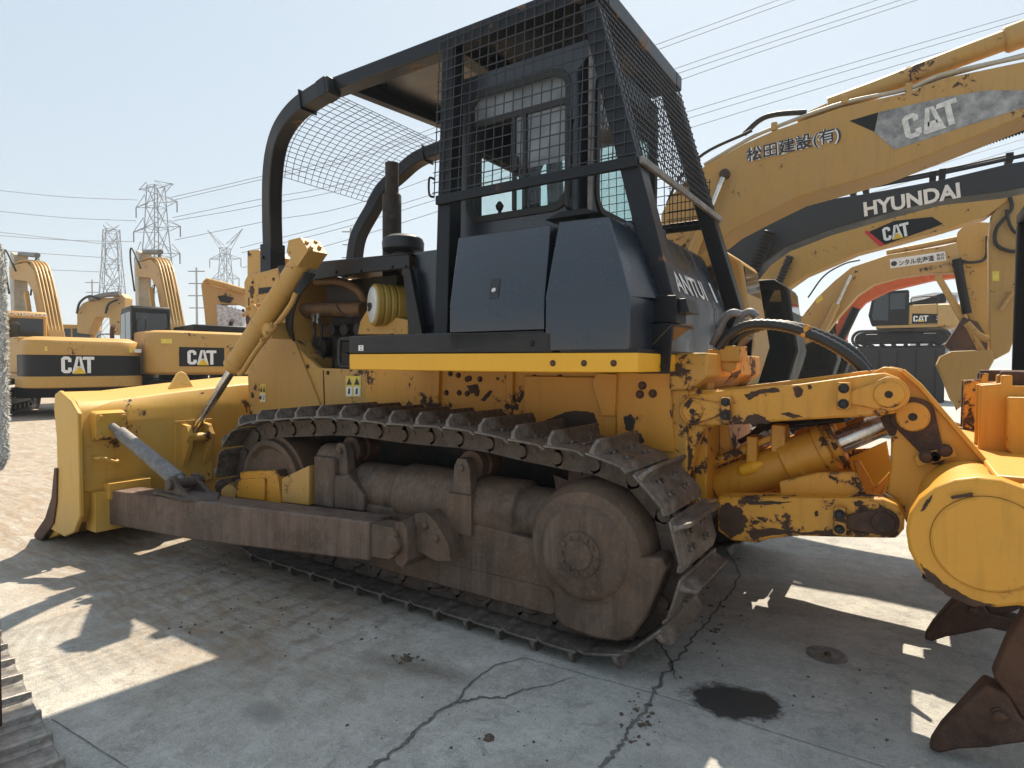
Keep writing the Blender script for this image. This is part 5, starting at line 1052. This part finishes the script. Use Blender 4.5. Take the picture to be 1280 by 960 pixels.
# two more on the left, farther back
g3 = ground_at(120, 30); r3, U3, _ = excavator('excavator', g3, away(120, 30, 75), 'distant excavator whose boom rises between the two counterweights on the left', 1.1, body=m_xyel3, style='cat')
b3 = traced(r3, 'boom', 28.0, [(96, 416), (96, 388), (103, 379), (116, 373), (140, 372), (150, 366), (156, 372), (155, 395), (148, 418), (138, 418), (136, 396), (120, 396), (110, 418)], .6, m_xyel3, .03, D)
tubepx(b3, 'stick_cylinder', 27.9, [(112, 374), (130, 369), (150, 367)], .12, m_brace, D)
tubepx(b3, 'boom_hose', 27.8, [(96, 392), (100, 378), (112, 370), (124, 374)], .05, m_rubber, D); tubepx(b3, 'boom_hose', 27.8, [(132, 392), (136, 380), (148, 374)], .05, m_rubber, D)
g4 = ground_at(300, 27); r4, U4, _ = excavator('excavator', g4, away(300, 27, -80), 'distant excavator with clear film wrapped round its boom, behind the lift cylinder', 1.1, body=m_xyel3, cabm=m_xblk)
b4 = traced(r4, 'boom', 25, [(251, 356), (255, 349), (262, 356), (285, 362), (330, 366), (330, 395), (296, 380), (276, 380), (273, 395), (275, 420), (258, 420), (255, 390)], .6, m_xyel3, .03, D)
tubepx(b4, 'stick_cylinder', 24.9, [(258, 351), (278, 356), (305, 364)], .13, m_yel_dust, D)
traced(r4, 'film_wrap', 24.9, [(270, 380), (285, 383), (302, 388), (303, 415), (272, 415)], .5, m_plastic, .03, D)
traced(r4, 'boom_decal', 24.95, [(272, 370), (280, 369), (292, 372), (287, 379), (275, 377)], .02, m_xblk, 0, D)
# right: a row parked beyond the bulldozer, booms to the right
RH = (1, 0)
R1, V1, _ = excavator('excavator', (0.9, 5.0, 0), RH, 'yellow excavator lettered in Japanese, nearest of the row, its boom over the ripper', 1.0, body=m_xyel2, cabm=m_xyel2, house_h=2.1)
YB = 4.80
bR = traced(R1, 'boom', YB, [(826, 268), (836, 247), (862, 219), (881, 207), (905, 193), (928, 180), (967, 163), (1050, 134), (1132, 115), (1180, 97), (1300, 72), (1420, 60), (1470, 70), (1460, 110), (1400, 122), (1300, 137), (1197, 180), (1107, 215), (1053, 231), (1000, 246), (956, 268), (915, 290), (880, 318), (850, 345), (826, 345)], .5, m_xyel2)
traced(R1, 'stick', YB+.05, [(1430, 40), (1480, 60), (1500, 120), (1470, 420), (1440, 420), (1430, 110)], .38, m_xyel2)
tubepx(bR, 'stick_cylinder', YB+.25, [(1036, 133), (1100, 110), (1179, 79), (1265, 47), (1300, 34)], .098, m_xyel2); 
t = MB(); t.lathe(Y(1255, 51, YB+.25), Y(1300, 34, YB+.25)-Y(1255, 51, YB+.25), [(0, .11), (.02, .125), (.4, .125)], 20); obj('cylinder_collar', t, m_xyel2, bR)
traced(bR, 'cylinder_bracket', YB+.12, [(995, 150), (1012, 138), (1034, 128), (1036, 136), (1020, 144)], .25, m_xyel2, .01)
tubepx(bR, 'boom_pipe', YB+.05, [(880, 206), (930, 177), (967, 160), (1050, 130), (1132, 112), (1180, 93), (1300, 66)], .022, m_xgrey); tubepx(bR, 'boom_pipe', YB+.2, [(1130, 113), (1200, 90), (1300, 64)], .022, m_brace)
tubepx(bR, 'boom_hose', YB+.02, [(834, 255), (848, 225), (880, 192), (932, 167), (940, 163)], .018, m_rubber); tubepx(bR, 'boom_hose', YB+.1, [(930, 168), (950, 150), (970, 143), (1008, 140)], .03, m_rubber)
for px, py in ((968, 158), (1056, 124), (1136, 110)): 
    t = MB(); q = Y(px, py, YB+.05); t.box(q-Vector((.03, .03, .05)), q+Vector((.03, .08, .04))); obj('pipe_clamp', t, m_xyel2, bR, .005)
traced(bR, 'boom_decal', YB-.004, [(1093, 165), (1099, 140), (1179, 122), (1233, 113), (1300, 113), (1300, 128), (1215, 155), (1118, 187)], .003, m_decal, 0); traced(bR, 'decal_tip', YB-.004, [(1062, 151), (1098, 140.3), (1093, 164.6)], .003, m_xblk, 0)
cat_mark(Y(1133, 176, YB-.006), Y(1200, 153, YB)-Y(1133, 176, YB), Y(1128, 146, YB)-Y(1133, 176, YB), (Y(1202, 153, YB)-Y(1133, 176, YB)).length, (Y(1130, 145, YB)-Y(1133, 176, YB)).length, bR, m_wornwhite, m_wornwhite)
a_, b_ = Y(934, 206, YB-.006), Y(1052, 178, YB-.006)
for k, (m_, bo_, o_) in enumerate(((m_white, .055, 0), (m_bluewhite, .012, -.003))): text('company_lettering', '松田建設(有)', a_+Vector((0, o_, 0)), b_-a_, Y(929, 186, YB)-Y(934, 206, YB), (b_-a_).length, .185, m_, bR, bo_)
t = MB(); t.lathe(Y(905, 217, YB-.05), (0, 1, 0), [(0, .045), (.01, .06), (.08, .06)], 20); obj('boom_pin', t, m_rusty, bR)
t = MB(); t.cyl(Y(904, 222, YB-.08), Y(880, 282, YB-.08), .032); obj('boom_cylinder_rod', t, m_chrome, bR); t = MB(); t.cyl(Y(882, 276, YB-.08), Y(850, 352, YB-.08), .062); obj('boom_cylinder', t, m_xyel2, bR)
# dark boom
YH = 7.9; R2, V2, _ = excavator('excavator', (.95, 8.1, 0), RH, 'excavator with a dark blue grey boom lettered in white, second of the row', 1.0, body=m_navy, cabm=m_xblk, house_h=2.1)
bH = traced(R2, 'boom', YH, [(893, 352), (910, 301), (938, 274), (971, 259), (1035, 249), (1082, 242), (1179, 224), (1262, 204), (1300, 198), (1300, 230), (1257, 239), (1179, 248), (1125, 262), (1035, 288), (982, 309), (957, 327), (939, 349), (915, 400), (893, 400)], .45, m_navy)
a_, b_ = Y(1080.5, 271, YH-.004), Y(1201, 247, YH-.004); text('brand_lettering', 'HYUNDAI', a_, b_-a_, Vector((-.03, 0, 1)), (b_-a_).length, .215, m_white, bH, .035)
tubepx(bH, 'boom_pipe', YH+.1, [(925, 282), (955, 262), (1000, 249), (1085, 234), (1179, 216), (1262, 198), (1300, 190)], .028, m_navy); tubepx(bH, 'boom_pipe', YH+.25, [(955, 262), (1000, 247), (1085, 231), (1179, 213), (1262, 195)], .022, m_rubber)
for px, py in ((1066, 238), (1082, 234), (1166, 219), (1178, 216), (1262, 196)):
    t = MB(); q = Y(px, py, YH+.1); t.box(q-Vector((.04, .03, .06)), q+Vector((.04, .2, .05))); obj('pipe_clamp', t, m_xblk, bH)
tubepx(bH, 'stick_cylinder', YH+.22, [(975, 252), (1000, 246), (1100, 218), (1197, 186)], .085, m_xblk); bellows(bH, YH+.22, (1196, 187), (1300, 152), .085, 26)
for yy, o in ((YH-.15, 0), (YH+.5, 10)):
    bellows(bH, yy, (963-o*.2, 288), (937-o*.2, 352+o*.4), .105, 14); tubepx(bH, 'boom_cylinder', yy, [(938, 350), (925, 378), (905, 420)], .085, m_xblk)
# yellow boom with small black mark, its stick and bucket
Y3 = 11.2; R3, V3, _ = excavator('excavator', (.5, 11.4, 0), RH, 'yellow excavator with a small black and red boom decal, third of the row', 1.0, body=m_xyel, cabm=m_xblk)
b5 = traced(R3, 'boom', Y3, [(925, 400), (940, 350), (957, 322), (990, 300), (1040, 281), (1125, 257), (1180, 246), (1255, 239), (1266, 244), (1258, 252), (1233, 270), (1179, 287), (1125, 302), (1072, 316), (1021, 338), (1007, 344), (982, 362), (957, 394), (945, 420)], .45, m_xyel)
traced(b5, 'boom_decal', Y3-.004, [(1083, 291), (1118, 276), (1165, 271), (1179, 280), (1103, 307)], .003, m_xblk, 0); traced(b5, 'decal_stripe', Y3-.005, [(1080, 290), (1084, 288), (1106, 306), (1100, 308.5)], .003, m_red, 0)
a_, b_ = Y(1105, 302, Y3-.007), Y(1138, 294.5, Y3-.007); cat_mark(a_, b_-a_, Vector((-.04, 0, 1)), (b_-a_).length, .27, b5, m_white, m_triangle)
bellows(b5, Y3-.12, (988, 320), (960, 385), .085, 16); tubepx(b5, 'boom_cylinder', Y3-.12, [(961, 382), (948, 412), (935, 440)], .07, m_xblk)
s5 = traced(R3, 'stick', Y3+.05, [(1236, 300), (1240, 268), (1253, 250), (1275, 236), (1290, 240), (1290, 300), (1280, 390), (1262, 440), (1243, 450), (1237, 440)], .35, m_xyel2)
tubepx(s5, 'boom_hose', Y3-.02, [(1262, 244), (1264, 262), (1246, 285), (1245, 305), (1262, 314), (1276, 313)], .03, m_rubber); tubepx(s5, 'boom_hose', Y3-.04, [(1258, 262), (1262, 280), (1270, 291), (1285, 292)], .025, m_rubber)
traced(s5, 'warning_label', Y3+.046, [(1240.5, 339), (1249, 339), (1249, 351), (1240.5, 351)], .003, m_sticker, 0); t = MB(); t.cyl(Y(1266, 365, Y3), Y(1250, 388, Y3), .03); obj('grease_pipe', t, m_xyel2, s5)
t = MB(); t.slab([Y(a, c, Y3-.05) for a, c in ((1171, 456), (1176, 445), (1190, 439), (1240, 437), (1243, 450), (1236, 463), (1222, 478), (1212, 490), (1203, 507), (1197, 512), (1189, 500), (1180, 476))], (0, .95, 0)); bk5 = obj('bucket', t, m_xyel2, R3, .02)
for k in range(4):
    t = MB(); yy = Y3-.03+k*.28; t.slab([Y(1189, 492, yy), Y(1203, 500, yy), Y(1195.5, 514, yy)], (0, .1, 0)); obj('bucket_tooth', t, m_rusty, bk5, .005)
tubepx(R3, 'bucket_link', Y3+.1, [(1236, 425), (1222, 418), (1208, 404)], .06, m_xyel2); tubepx(R3, 'bucket_link', Y3+.1, [(1228, 440), (1220, 425), (1210, 406)], .05, m_xyel2)
# fourth, small boom with a white plate
Y4 = 14.5; R4, V4, _ = excavator('excavator', (1.0, 14.7, 0), RH, 'smaller yellow excavator with a white Japanese name plate on its arched boom', .95, body=m_xyel3, cabm=m_xblk)
b6 = traced(R4, 'boom', Y4, [(985, 430), (996, 404), (1021, 372), (1043, 351), (1064, 334), (1111, 318), (1179, 307), (1196, 303), (1200, 320), (1196, 340), (1165, 341), (1125, 346), (1093, 355), (1072, 369), (1050, 394), (1030, 420), (1005, 430)], .4, m_xyel3)
traced(b6, 'name_plate', Y4-.004, [(1112, 324), (1181, 314), (1183, 325.5), (1113, 335.5)], .003, m_white, 0)
a_, b_ = Y(1124, 332.5, Y4-.008), Y(1168, 326, Y4-.008); text('plate_lettering', 'ンタル北海道', a_, b_-a_, (0, 0, 1), (b_-a_).length, .135, m_bluewhite, b6, .02)
a_ = Y(1117.5, 329.5, Y4-.010); t = MB(); t.lathe(a_, (0, -1, 0), [(0, .06), (.002, .06)], 20); obj('plate_emblem', t, m_bluewhite, b6)
a_, b_ = Y(1171, 325.5, Y4-.008), Y(1181, 324, Y4-.008); text('plate_lettering', '株式\n会社', a_, b_-a_, (0, 0, 1), (b_-a_).length, .15, m_bluewhite, b6, .01)
a_, b_ = Y(1150, 341, Y4-.004), Y(1190, 331.5, Y4-.004); text('boom_lettering', '移動式ショベル', a_, b_-a_, (0, 0, 1), (b_-a_).length, .10, m_bluewhite, b6, .01)
tubepx(b6, 'stick_cylinder', Y4+.2, [(1108, 316), (1150, 308), (1200, 298)], .07, m_xyel3); tubepx(b6, 'boom_hose', Y4-.05, [(1010, 372), (1030, 345), (1055, 330), (1075, 325)], .02, m_rubber)
t = MB(); t.cyl(Y(1064, 344, Y4-.1), Y(1045, 384, Y4-.1), .04); obj('boom_cylinder_rod', t, m_chrome, b6); t = MB(); t.cyl(Y(1046, 380, Y4-.1), Y(1024, 424, Y4-.1), .085); obj('boom_cylinder', t, m_xyel3, b6)
traced(b6, 'warning_label', Y4-.004, [(1019, 374), (1027, 368), (1029, 374), (1021, 380)], .003, m_sticker, 0)
s6 = traced(R4, 'stick', Y4+.05, [(1192, 330), (1197, 290), (1206, 281), (1218, 277), (1238, 278), (1240, 330), (1240, 440), (1228, 432), (1205, 385)], .35, m_xyel)
tubepx(s6, 'bucket_cylinder', Y4-.05, [(1196, 324), (1202, 358), (1209, 392)], .09, m_xblk); tubepx(s6, 'boom_hose', Y4-.05, [(1197, 325), (1215, 328), (1232, 322), (1234, 295)], .03, m_rubber)
traced(s6, 'bucket_link', Y4-.02, [(1168, 345), (1176, 343), (1205, 392), (1214, 408), (1206, 412)], .2, m_xyel3, .01)
t = MB(); t.slab([Y(a, c, Y4-.1) for a, c in ((1181, 432), (1204, 396), (1222, 402), (1240, 430), (1228, 446), (1200, 446))], (0, .8, 0)); obj('bucket', t, m_rusty, R4, .03)
# orange boom behind
Y5 = 17.8; R5, V5, _ = excavator('excavator', (1.0, 18.0, 0), RH, 'excavator with a bright orange boom, mostly hidden behind the yellow booms', .95, body=m_orange, cabm=m_xblk)
traced(R5, 'boom', Y5, [(1040, 430), (1046, 405), (1056, 382), (1076, 361), (1110, 347), (1166, 337), (1200, 338), (1200, 346), (1166, 350), (1112, 363), (1082, 378), (1066, 396), (1056, 430)], .4, m_orange)
bb_ = MB(); 
R5b = tubepx(R5, 'boom_cylinder', Y5-.2, [(1070, 385), (1058, 410), (1046, 432)], .12, m_xblk)
# side-on machine standing on a dark platform at the back
Y6 = 27.0; q0, q1 = Y(985, 434, Y6), Y(1182, 434, Y6); zb = q1.z
t = MB(); t.box((q0.x-2, Y6, .02), (q1.x, Y6+3.0, zb)); 
ct = tag(obj('steel_container', t, plain('black_container', (.012, .012, .015), .5), None, .03), 'long black steel container under the far side-on excavator', 'container')
for k in range(9):
    t = MB(); x = q0.x+(q1.x-q0.x)*(k+.5)/9; t.box((x-.04, Y6-.03, .1), (x+.04, Y6, zb-.1)); obj('container_rib', t, m_xblk, ct)
c6 = Y(1108, 434, Y6+1.5); R6, V6, cw6 = excavator('excavator', (Y(1125, 434, Y6+1.5).x, Y6+1.5, zb), (-1, 0), 'far excavator seen side on, standing on the black container', .82, body=m_xyel3, cabm=m_xblk)
f = MB(); f.slab([V6(x, 1.365, z) for x, z in ((-.5, 1.2), (-2.2, 1.2), (-2.0, 1.62), (-.5, 1.72))], V6.l*.006); obj('side_band', f, m_xblk, R6)
cat_mark(V6(-.55, 1.375, 1.30), -V6.h, (0, 0, 1), .62*.82, .30*.82, R6, m_white, m_triangle); text('model_numeral', '320D', V6(-1.5, 1.375, 1.36), -V6.h, (0, 0, 1), .5*.82, .2*.82, m_white, R6, .03)
f = MB(); f.prof([(-1.9, 2.28), (-.3, 2.2), (-.3, 2.35), (-1.0, 2.5), (-1.7, 2.75), (-1.9, 2.7)], .1, .5); obj('folded_handrail', V6.mb(f), m_xblk, R6, .02)

# ================================================================== far background
m_galv = plain('galvanised_steel', (.055, .065, .08), .7, .0)
m_wire = plain('aluminium_wire', (.17, .185, .21), .6, .2)
m_conc = plain('grey_concrete', (.36, .36, .35), .8)
def pylon(px, d, label, hs, arms, yaw, top=None, t=.16):
    o = ground_at(px, d); root = thing('transmission_tower', o, label, 'pylon', 'power pylons on the skyline')
    a = math.radians(yaw); ex = Vector((math.cos(a), math.sin(a), 0)); ey = Vector((-ex.y, ex.x, 0))
    P_ = lambda x, y, z: o+ex*x+ey*y+Vector((0, 0, z))
    b = MB(); corners = ((-1, -1), (1, -1), (1, 1), (-1, 1))
    lev = []
    for (z0, w0), (z1, w1) in zip(hs, hs[1:]):
        n = max(1, int((z1-z0)/((w0+w1)*.62)))
        for k in range(n): lev.append((z0+(z1-z0)*k/n, w0+(w1-w0)*k/n))
    lev.append(hs[-1])
    for (z0, w0), (z1, w1) in zip(lev, lev[1:]):
        for k in range(4):
            c, e = corners[k], corners[(k+1) % 4]
            b.bar([P_(c[0]*w0/2, c[1]*w0/2, z0), P_(c[0]*w1/2, c[1]*w1/2, z1)], t, t)
            b.bar([P_(c[0]*w0/2, c[1]*w0/2, z0), P_(e[0]*w1/2, e[1]*w1/2, z1)], t*.6, t*.6); b.bar([P_(e[0]*w0/2, e[1]*w0/2, z0), P_(c[0]*w1/2, c[1]*w1/2, z1)], t*.6, t*.6)
            b.bar([P_(c[0]*w1/2, c[1]*w1/2, z1), P_(e[0]*w1/2, e[1]*w1/2, z1)], t*.6, t*.6)
    obj('lattice_body', b, m_galv, root, recalc=False)
    for z, L, w_, rise, drop in arms:
        for sg in (-1, 1):
            m_ = MB(); tip = P_(sg*L, 0, z+rise)
            for c in (-1, 1): m_.bar([P_(sg*w_/2, c*w_/2, z), tip], t*.7, t*.7); m_.bar([P_(sg*w_/2, c*w_/2, z+w_*.7), tip], t*.7, t*.7); m_.bar([P_(sg*(w_/2+L)/2, c*w_/4, z+rise/2), P_(sg*w_/2, -c*w_/2, z+w_*.7)], t*.5, t*.5)
            ao = obj('cross_arm', m_, m_galv, root, recalc=False)
            i_ = MB(); i_.tube([tip, tip-Vector((0, 0, drop))], t*.9, 8); obj('insulator', i_, m_xblk, ao)
    return root
pylon(198, 175, 'tallest lattice pylon, left of centre behind the yellow excavator booms', [(0, 10), (24, 6.2), (40, 4.2), (52, 3.2)], [(32, 9.5, 5.6, .3, 3), (39.5, 9.8, 4.6, .3, 3), (46.5, 8.6, 4.0, .3, 3), (50.5, 7.0, 3.4, 1.4, .3)], 10, t=.19)
pylon(142, 205, 'shorter lattice pylon standing to the left of the tallest one', [(0, 11), (22, 6.6), (36, 4.8), (46, 4.0)], [(27, 7.2, 6, -.5, 2), (34, 7.4, 5, -.5, 2), (41, 7.0, 4.4, -.5, 2), (45, 4.0, 4.0, .6, .3)], -10, t=.19)
pC = pylon(283, 215, 'slender pylon with a Y shaped head, beside the bulldozer sweep', [(0, 7), (24, 4.2), (40, 2.4), (42, 2.6)], [(31.0, 5.2, 3.3, .4, 3), (38, 6.0, 2.6, .3, 3), (41.5, 6.6, 2.6, 7.0, .4)], 25, t=.16)
def pole(px, d, ytop, label, arms):
    o = ground_at(px, d); z = D(px, ytop, d).z; root = thing('utility_pole', o, label, 'pole', 'utility poles on the skyline')
    p_ = MB(); p_.tube([o, o+Vector((0, 0, z))], [.22, .13], 10); obj('pole_shaft', p_, m_conc, root)
    for k in range(arms):
        a = MB(); q = o+Vector((0, 0, z-.6-k*1.9)); w_ = 1.3-.1*(k % 2); a.bar([q-CR*w_, q+CR*w_], .12, .12); obj('pole_cross_arm', a, m_galv, root)
pole(247, 95, 335, 'grey utility pole between the two right hand pylons', 4); pole(117, 120, 350, 'small utility pole left of the shorter pylon', 2); pole(439, 90, 286, 'utility pole seen between the exhaust stack and the front sweep', 5)
def power_line(pts, d0, d1, px_w=.42, lab='thin overhead power line crossing the sky'):
    n = len(pts); x0, x1 = pts[0][0], pts[-1][0]; V = []; R_ = []
    P2 = [Vector((a, b, 0)) for a, b in pts]; P2 = spline(P2, 6)
    for q in P2:
        f = (q.x-x0)/(x1-x0); d = 1/((1-f)/d0+f/d1); V.append(D(q.x, q.y, d)); R_.append(d/F_PX*px_w)
    t = MB(); t.tube(V, R_, 5, caps=True); tag(obj('power_line', t, m_wire, None), lab, 'power line', 'overhead power lines')
for P_ in ([(213, 247), (320, 222), (480, 182), (820, 56), (1000, -10)], [(214, 251), (320, 226), (480, 188), (820, 63), (1020, -10)], [(216, 272), (320, 250), (480, 215), (838, 88), (1120, -8)], [(217, 276), (330, 256), (480, 222), (841, 94), (1150, -8)],
           [(219, 300), (330, 277), (480, 244), (845, 102), (1170, -8)], [(300, 310), (480, 262), (865, 138), (1292, 13)], [(302, 316), (480, 270), (867, 146), (1292, 20)], [(302, 335), (480, 286), (869, 158), (1292, 31)], [(1040, 246), (1292, 170)], [(1040, 256), (1292, 180)]):
    power_line(P_, 175, 75)
for P_ in ([(172, 250), (80, 246), (-20, 236)], [(170, 276), (80, 272), (-20, 262)], [(168, 302), (80, 300), (-20, 293)], [(130, 305), (-20, 288)], [(130, 322), (-20, 312)], [(130, 340), (-20, 334)]): power_line(P_, 175, 150, .36, 'thin overhead power line running off to the left')
tb = thing('tower_block', ground_at(1181, 150), 'pale grey apartment tower far behind the hanging bucket', 'building')
t = MB(); o = ground_at(1181, 150); w_ = 2.9; hz = D(1181, 366, 150).z
t.slab([o+CR*a+Vector((CF.x, CF.y, 0))*b for a, b in ((-w_, 0), (w_, 0), (w_, 9), (-w_, 9))], (0, 0, hz)); obj('wall', t, plain('pale_render', (.40, .42, .45), .8), tb)
for k in range(7):
    for c in (-1, 0, 1):
        t = MB(); q = o+CR*(c*1.8)+Vector((0, 0, hz-2.0-k*2.6)); t.slab([q+CR*a+Vector((0, 0, b))-CF*.12 for a, b in ((-.55, 0), (.55, 0), (.55, 1.3), (-.55, 1.3))], CF*.1); obj('window', t, m_dglass2, tb)
# ================================================================== things at the edges
lc = thing('machine_cab', (4.9, 5.2, 0), 'dark machine cab pillar cut off by the right edge of the picture', 'cab')
t = MB(); q = Y(1266, 360, 6.42); x0 = q.x+.06
t.box((x0-.05, 5.2, .95), (x0+.10, 5.32, 3.05)); t.box((x0+1.25, 5.2, .95), (x0+1.4, 5.32, 3.05)); t.box((x0-.05, 6.3, .95), (x0+.10, 6.42, 3.05)); t.box((x0+1.25, 6.3, .95), (x0+1.4, 6.42, 3.05)); t.box((x0-.05, 5.2, 3.051), (x0+1.4, 6.42, 3.17)); t.box((x0-.05, 5.2, .5), (x0+1.4, 6.42, .949)); obj('cab_frame', t, m_xblk, lc, .02)
t = MB(); t.box((x0+.101, 5.24, .95), (x0+1.249, 5.26, 3.05)); obj('cab_window', t, m_dglass2, lc)
t = MB(); t.box((x0-.075, 5.19, 1.2), (x0-.05, 5.23, 3.0)); obj('door_trim', t, m_brace, lc, .004)
for xx, yw in ((x0+.2, 5.05), (x0+1.15, 5.05), (x0+.2, 6.25), (x0+1.15, 6.25)):
    t = MB(); t.lathe((xx, yw, .45), (0, 1, 0), [(0, .2), (.02, .40), (.06, .45), (.26, .45), (.30, .40), (.31, .2)], 30); obj('wheel', t, m_rubber, lc, .01)
cn_ = thing('traffic_cone', Vector((0, 0, 0)), 'orange cone half hidden behind the ripper shank sockets', 'cone')
q = Y(1254, 480, 7.0); cn_.location = (q.x, 7.0, 0)
t = MB(); t.lathe((q.x, 7.0, .02), (0, 0, 1), [(0, .30), (.02, .27), (.95, .16), (1.26, .13), (1.28, .10)], 24); obj('cone_body', t, m_orange, cn_)
t = MB(); t.box((q.x-.32, 6.68, 0), (q.x+.32, 7.32, .04)); obj('cone_base', t, m_rubber, cn_, .01)
m_iron = steel('worn_iron', (.13, .125, .115), (.26, .25, .235), .6, .2, 9, (.16, .11, .07), .4)
dc = thing('drain_cover', (3.62, .81, 0), 'small round iron cover set in the concrete behind the track', 'drain cover')
t = MB(); t.lathe((3.62, .81, .0), (0, 0, 1), [(0, .093), (.006, .093), (.008, .088), (.0085, .075), (.006, .072), (.0062, .0)], 36); obj('iron_disc', t, m_iron, dc)
t = MB(); t.lathe((3.625, .80, .0062), (0, 0, 1), [(0, .016), (.012, .015), (.013, .01)], 14); obj('lift_knob', t, m_rusty, dc)
# loose crawler belt in the bottom left corner
lt_ = thing('loose_track', (1.0, -1.85, 0), 'loose steel crawler track lying on the concrete in the bottom left corner', 'crawler track')
m_shoe2 = steel('bare_shoe_steel', (.20, .19, .175), (.42, .40, .37), .45, .5, 5, (.26, .13, .06), .5)
U = Fr((1.05, -1.60, 0), (.986, -.168)); sh = None
def loose_shoe():
    mb = MB(); 
    mb.prof([(-.098, .050), (.085, .050), (.102, .040), (.102, .053), (.088, .064), (-.098, .064)], -.60, 0)
    mb.loft([Vector((x, -.60, z)) for x, z in ((-.098, .063), (-.045, .063), (-.062, .080), (-.066, .118), (-.086, .118), (-.088, .08))], [Vector((x, 0, z)) for x, z in ((-.098, .063), (-.045, .063), (-.062, .074), (-.066, .100), (-.086, .100), (-.088, .075))])
    for y in (-.40, -.22): mb.box((-.09, y, 0), (.09, y+.05, .052))
    return mb
base = loose_shoe(); ang = math.atan2(U.h.y, U.h.x)
for k in range(-5, 7):
    if sh is None: sh = obj('track_shoe', base, m_shoe2, None, .004); o_ = sh
    else: o_ = sh.copy(); COL.objects.link(o_)
    o_.parent = lt_; pz = U(k*.203, 0, 0); o_.location = Vector((pz.x, pz.y, .001*(k % 2)))-lt_.location; o_.rotation_euler = (0, 0, ang)
# fluffy sleeve on a rod
fs = thing('fluffy_sleeve', (1.16, -1.735, .1), 'white fluffy sleeve on an upright rod, cut off by the left edge of the picture', 'sleeve')
q0, q1 = D(-9, 588, 2.2), D(-9, 296, 2.2); fs.location = (q0.x, q0.y, .1)
t = MB(); zz = [q0.z+(q1.z-q0.z)*k/30 for k in range(31)]
t.lathe((q0.x, q0.y, 0), (0, 0, 1), [(q0.z-.01, .012)]+[(z, .048*min(1, (k+1)/3)**.5*min(1, (31-k)/4)**.5) for k, z in enumerate(zz)], 20)
for _ in range(8000):
    k = random.random(); z = q0.z+(q1.z-q0.z)*k; a = random.uniform(0, 2*math.pi); rr = .046*min(1, k*12+.25)**.5*min(1, (1-k)*9+.15)**.5
    n = Vector((math.cos(a), math.sin(a), random.uniform(-.5, .5))); p_ = Vector((q0.x+math.cos(a)*rr, q0.y+math.sin(a)*rr, z)); sd = Vector((-math.sin(a), math.cos(a), random.uniform(-.6, .6)))*.0032; L = random.uniform(.006, .013)
    t.add([p_-sd, p_+sd, p_+n*L+sd*.3+Vector((0, 0, random.uniform(-.006, .004)))], [(0, 1, 2)])
obj('pile', t, m_fluff, fs, recalc=False)
t = MB(); t.cyl((q0.x, q0.y, .096), (q0.x, q0.y, q1.z-.05), .011); obj('rod', t, m_rusty, fs)
# ================================================================== air
hz_ = MB(); hz_.box((-890, -490, -1.0), (890, 1290, 62)); ho = obj('haze', hz_, m_dark, None); ho['kind'] = 'stuff'
hm = bpy.data.materials.new('haze'); hm.use_nodes = True; t = hm.node_tree; t.nodes.clear(); out = N(t, 'ShaderNodeOutputMaterial'); pv = N(t, 'ShaderNodeVolumePrincipled')
pv.inputs['Color'].default_value = (.86, .92, 1.0, 1); pv.inputs['Density'].default_value = .0011; pv.inputs['Anisotropy'].default_value = .3; t.links.new(pv.outputs[0], out.inputs['Volume'])
ho.data.materials.clear(); ho.data.materials.append(hm)
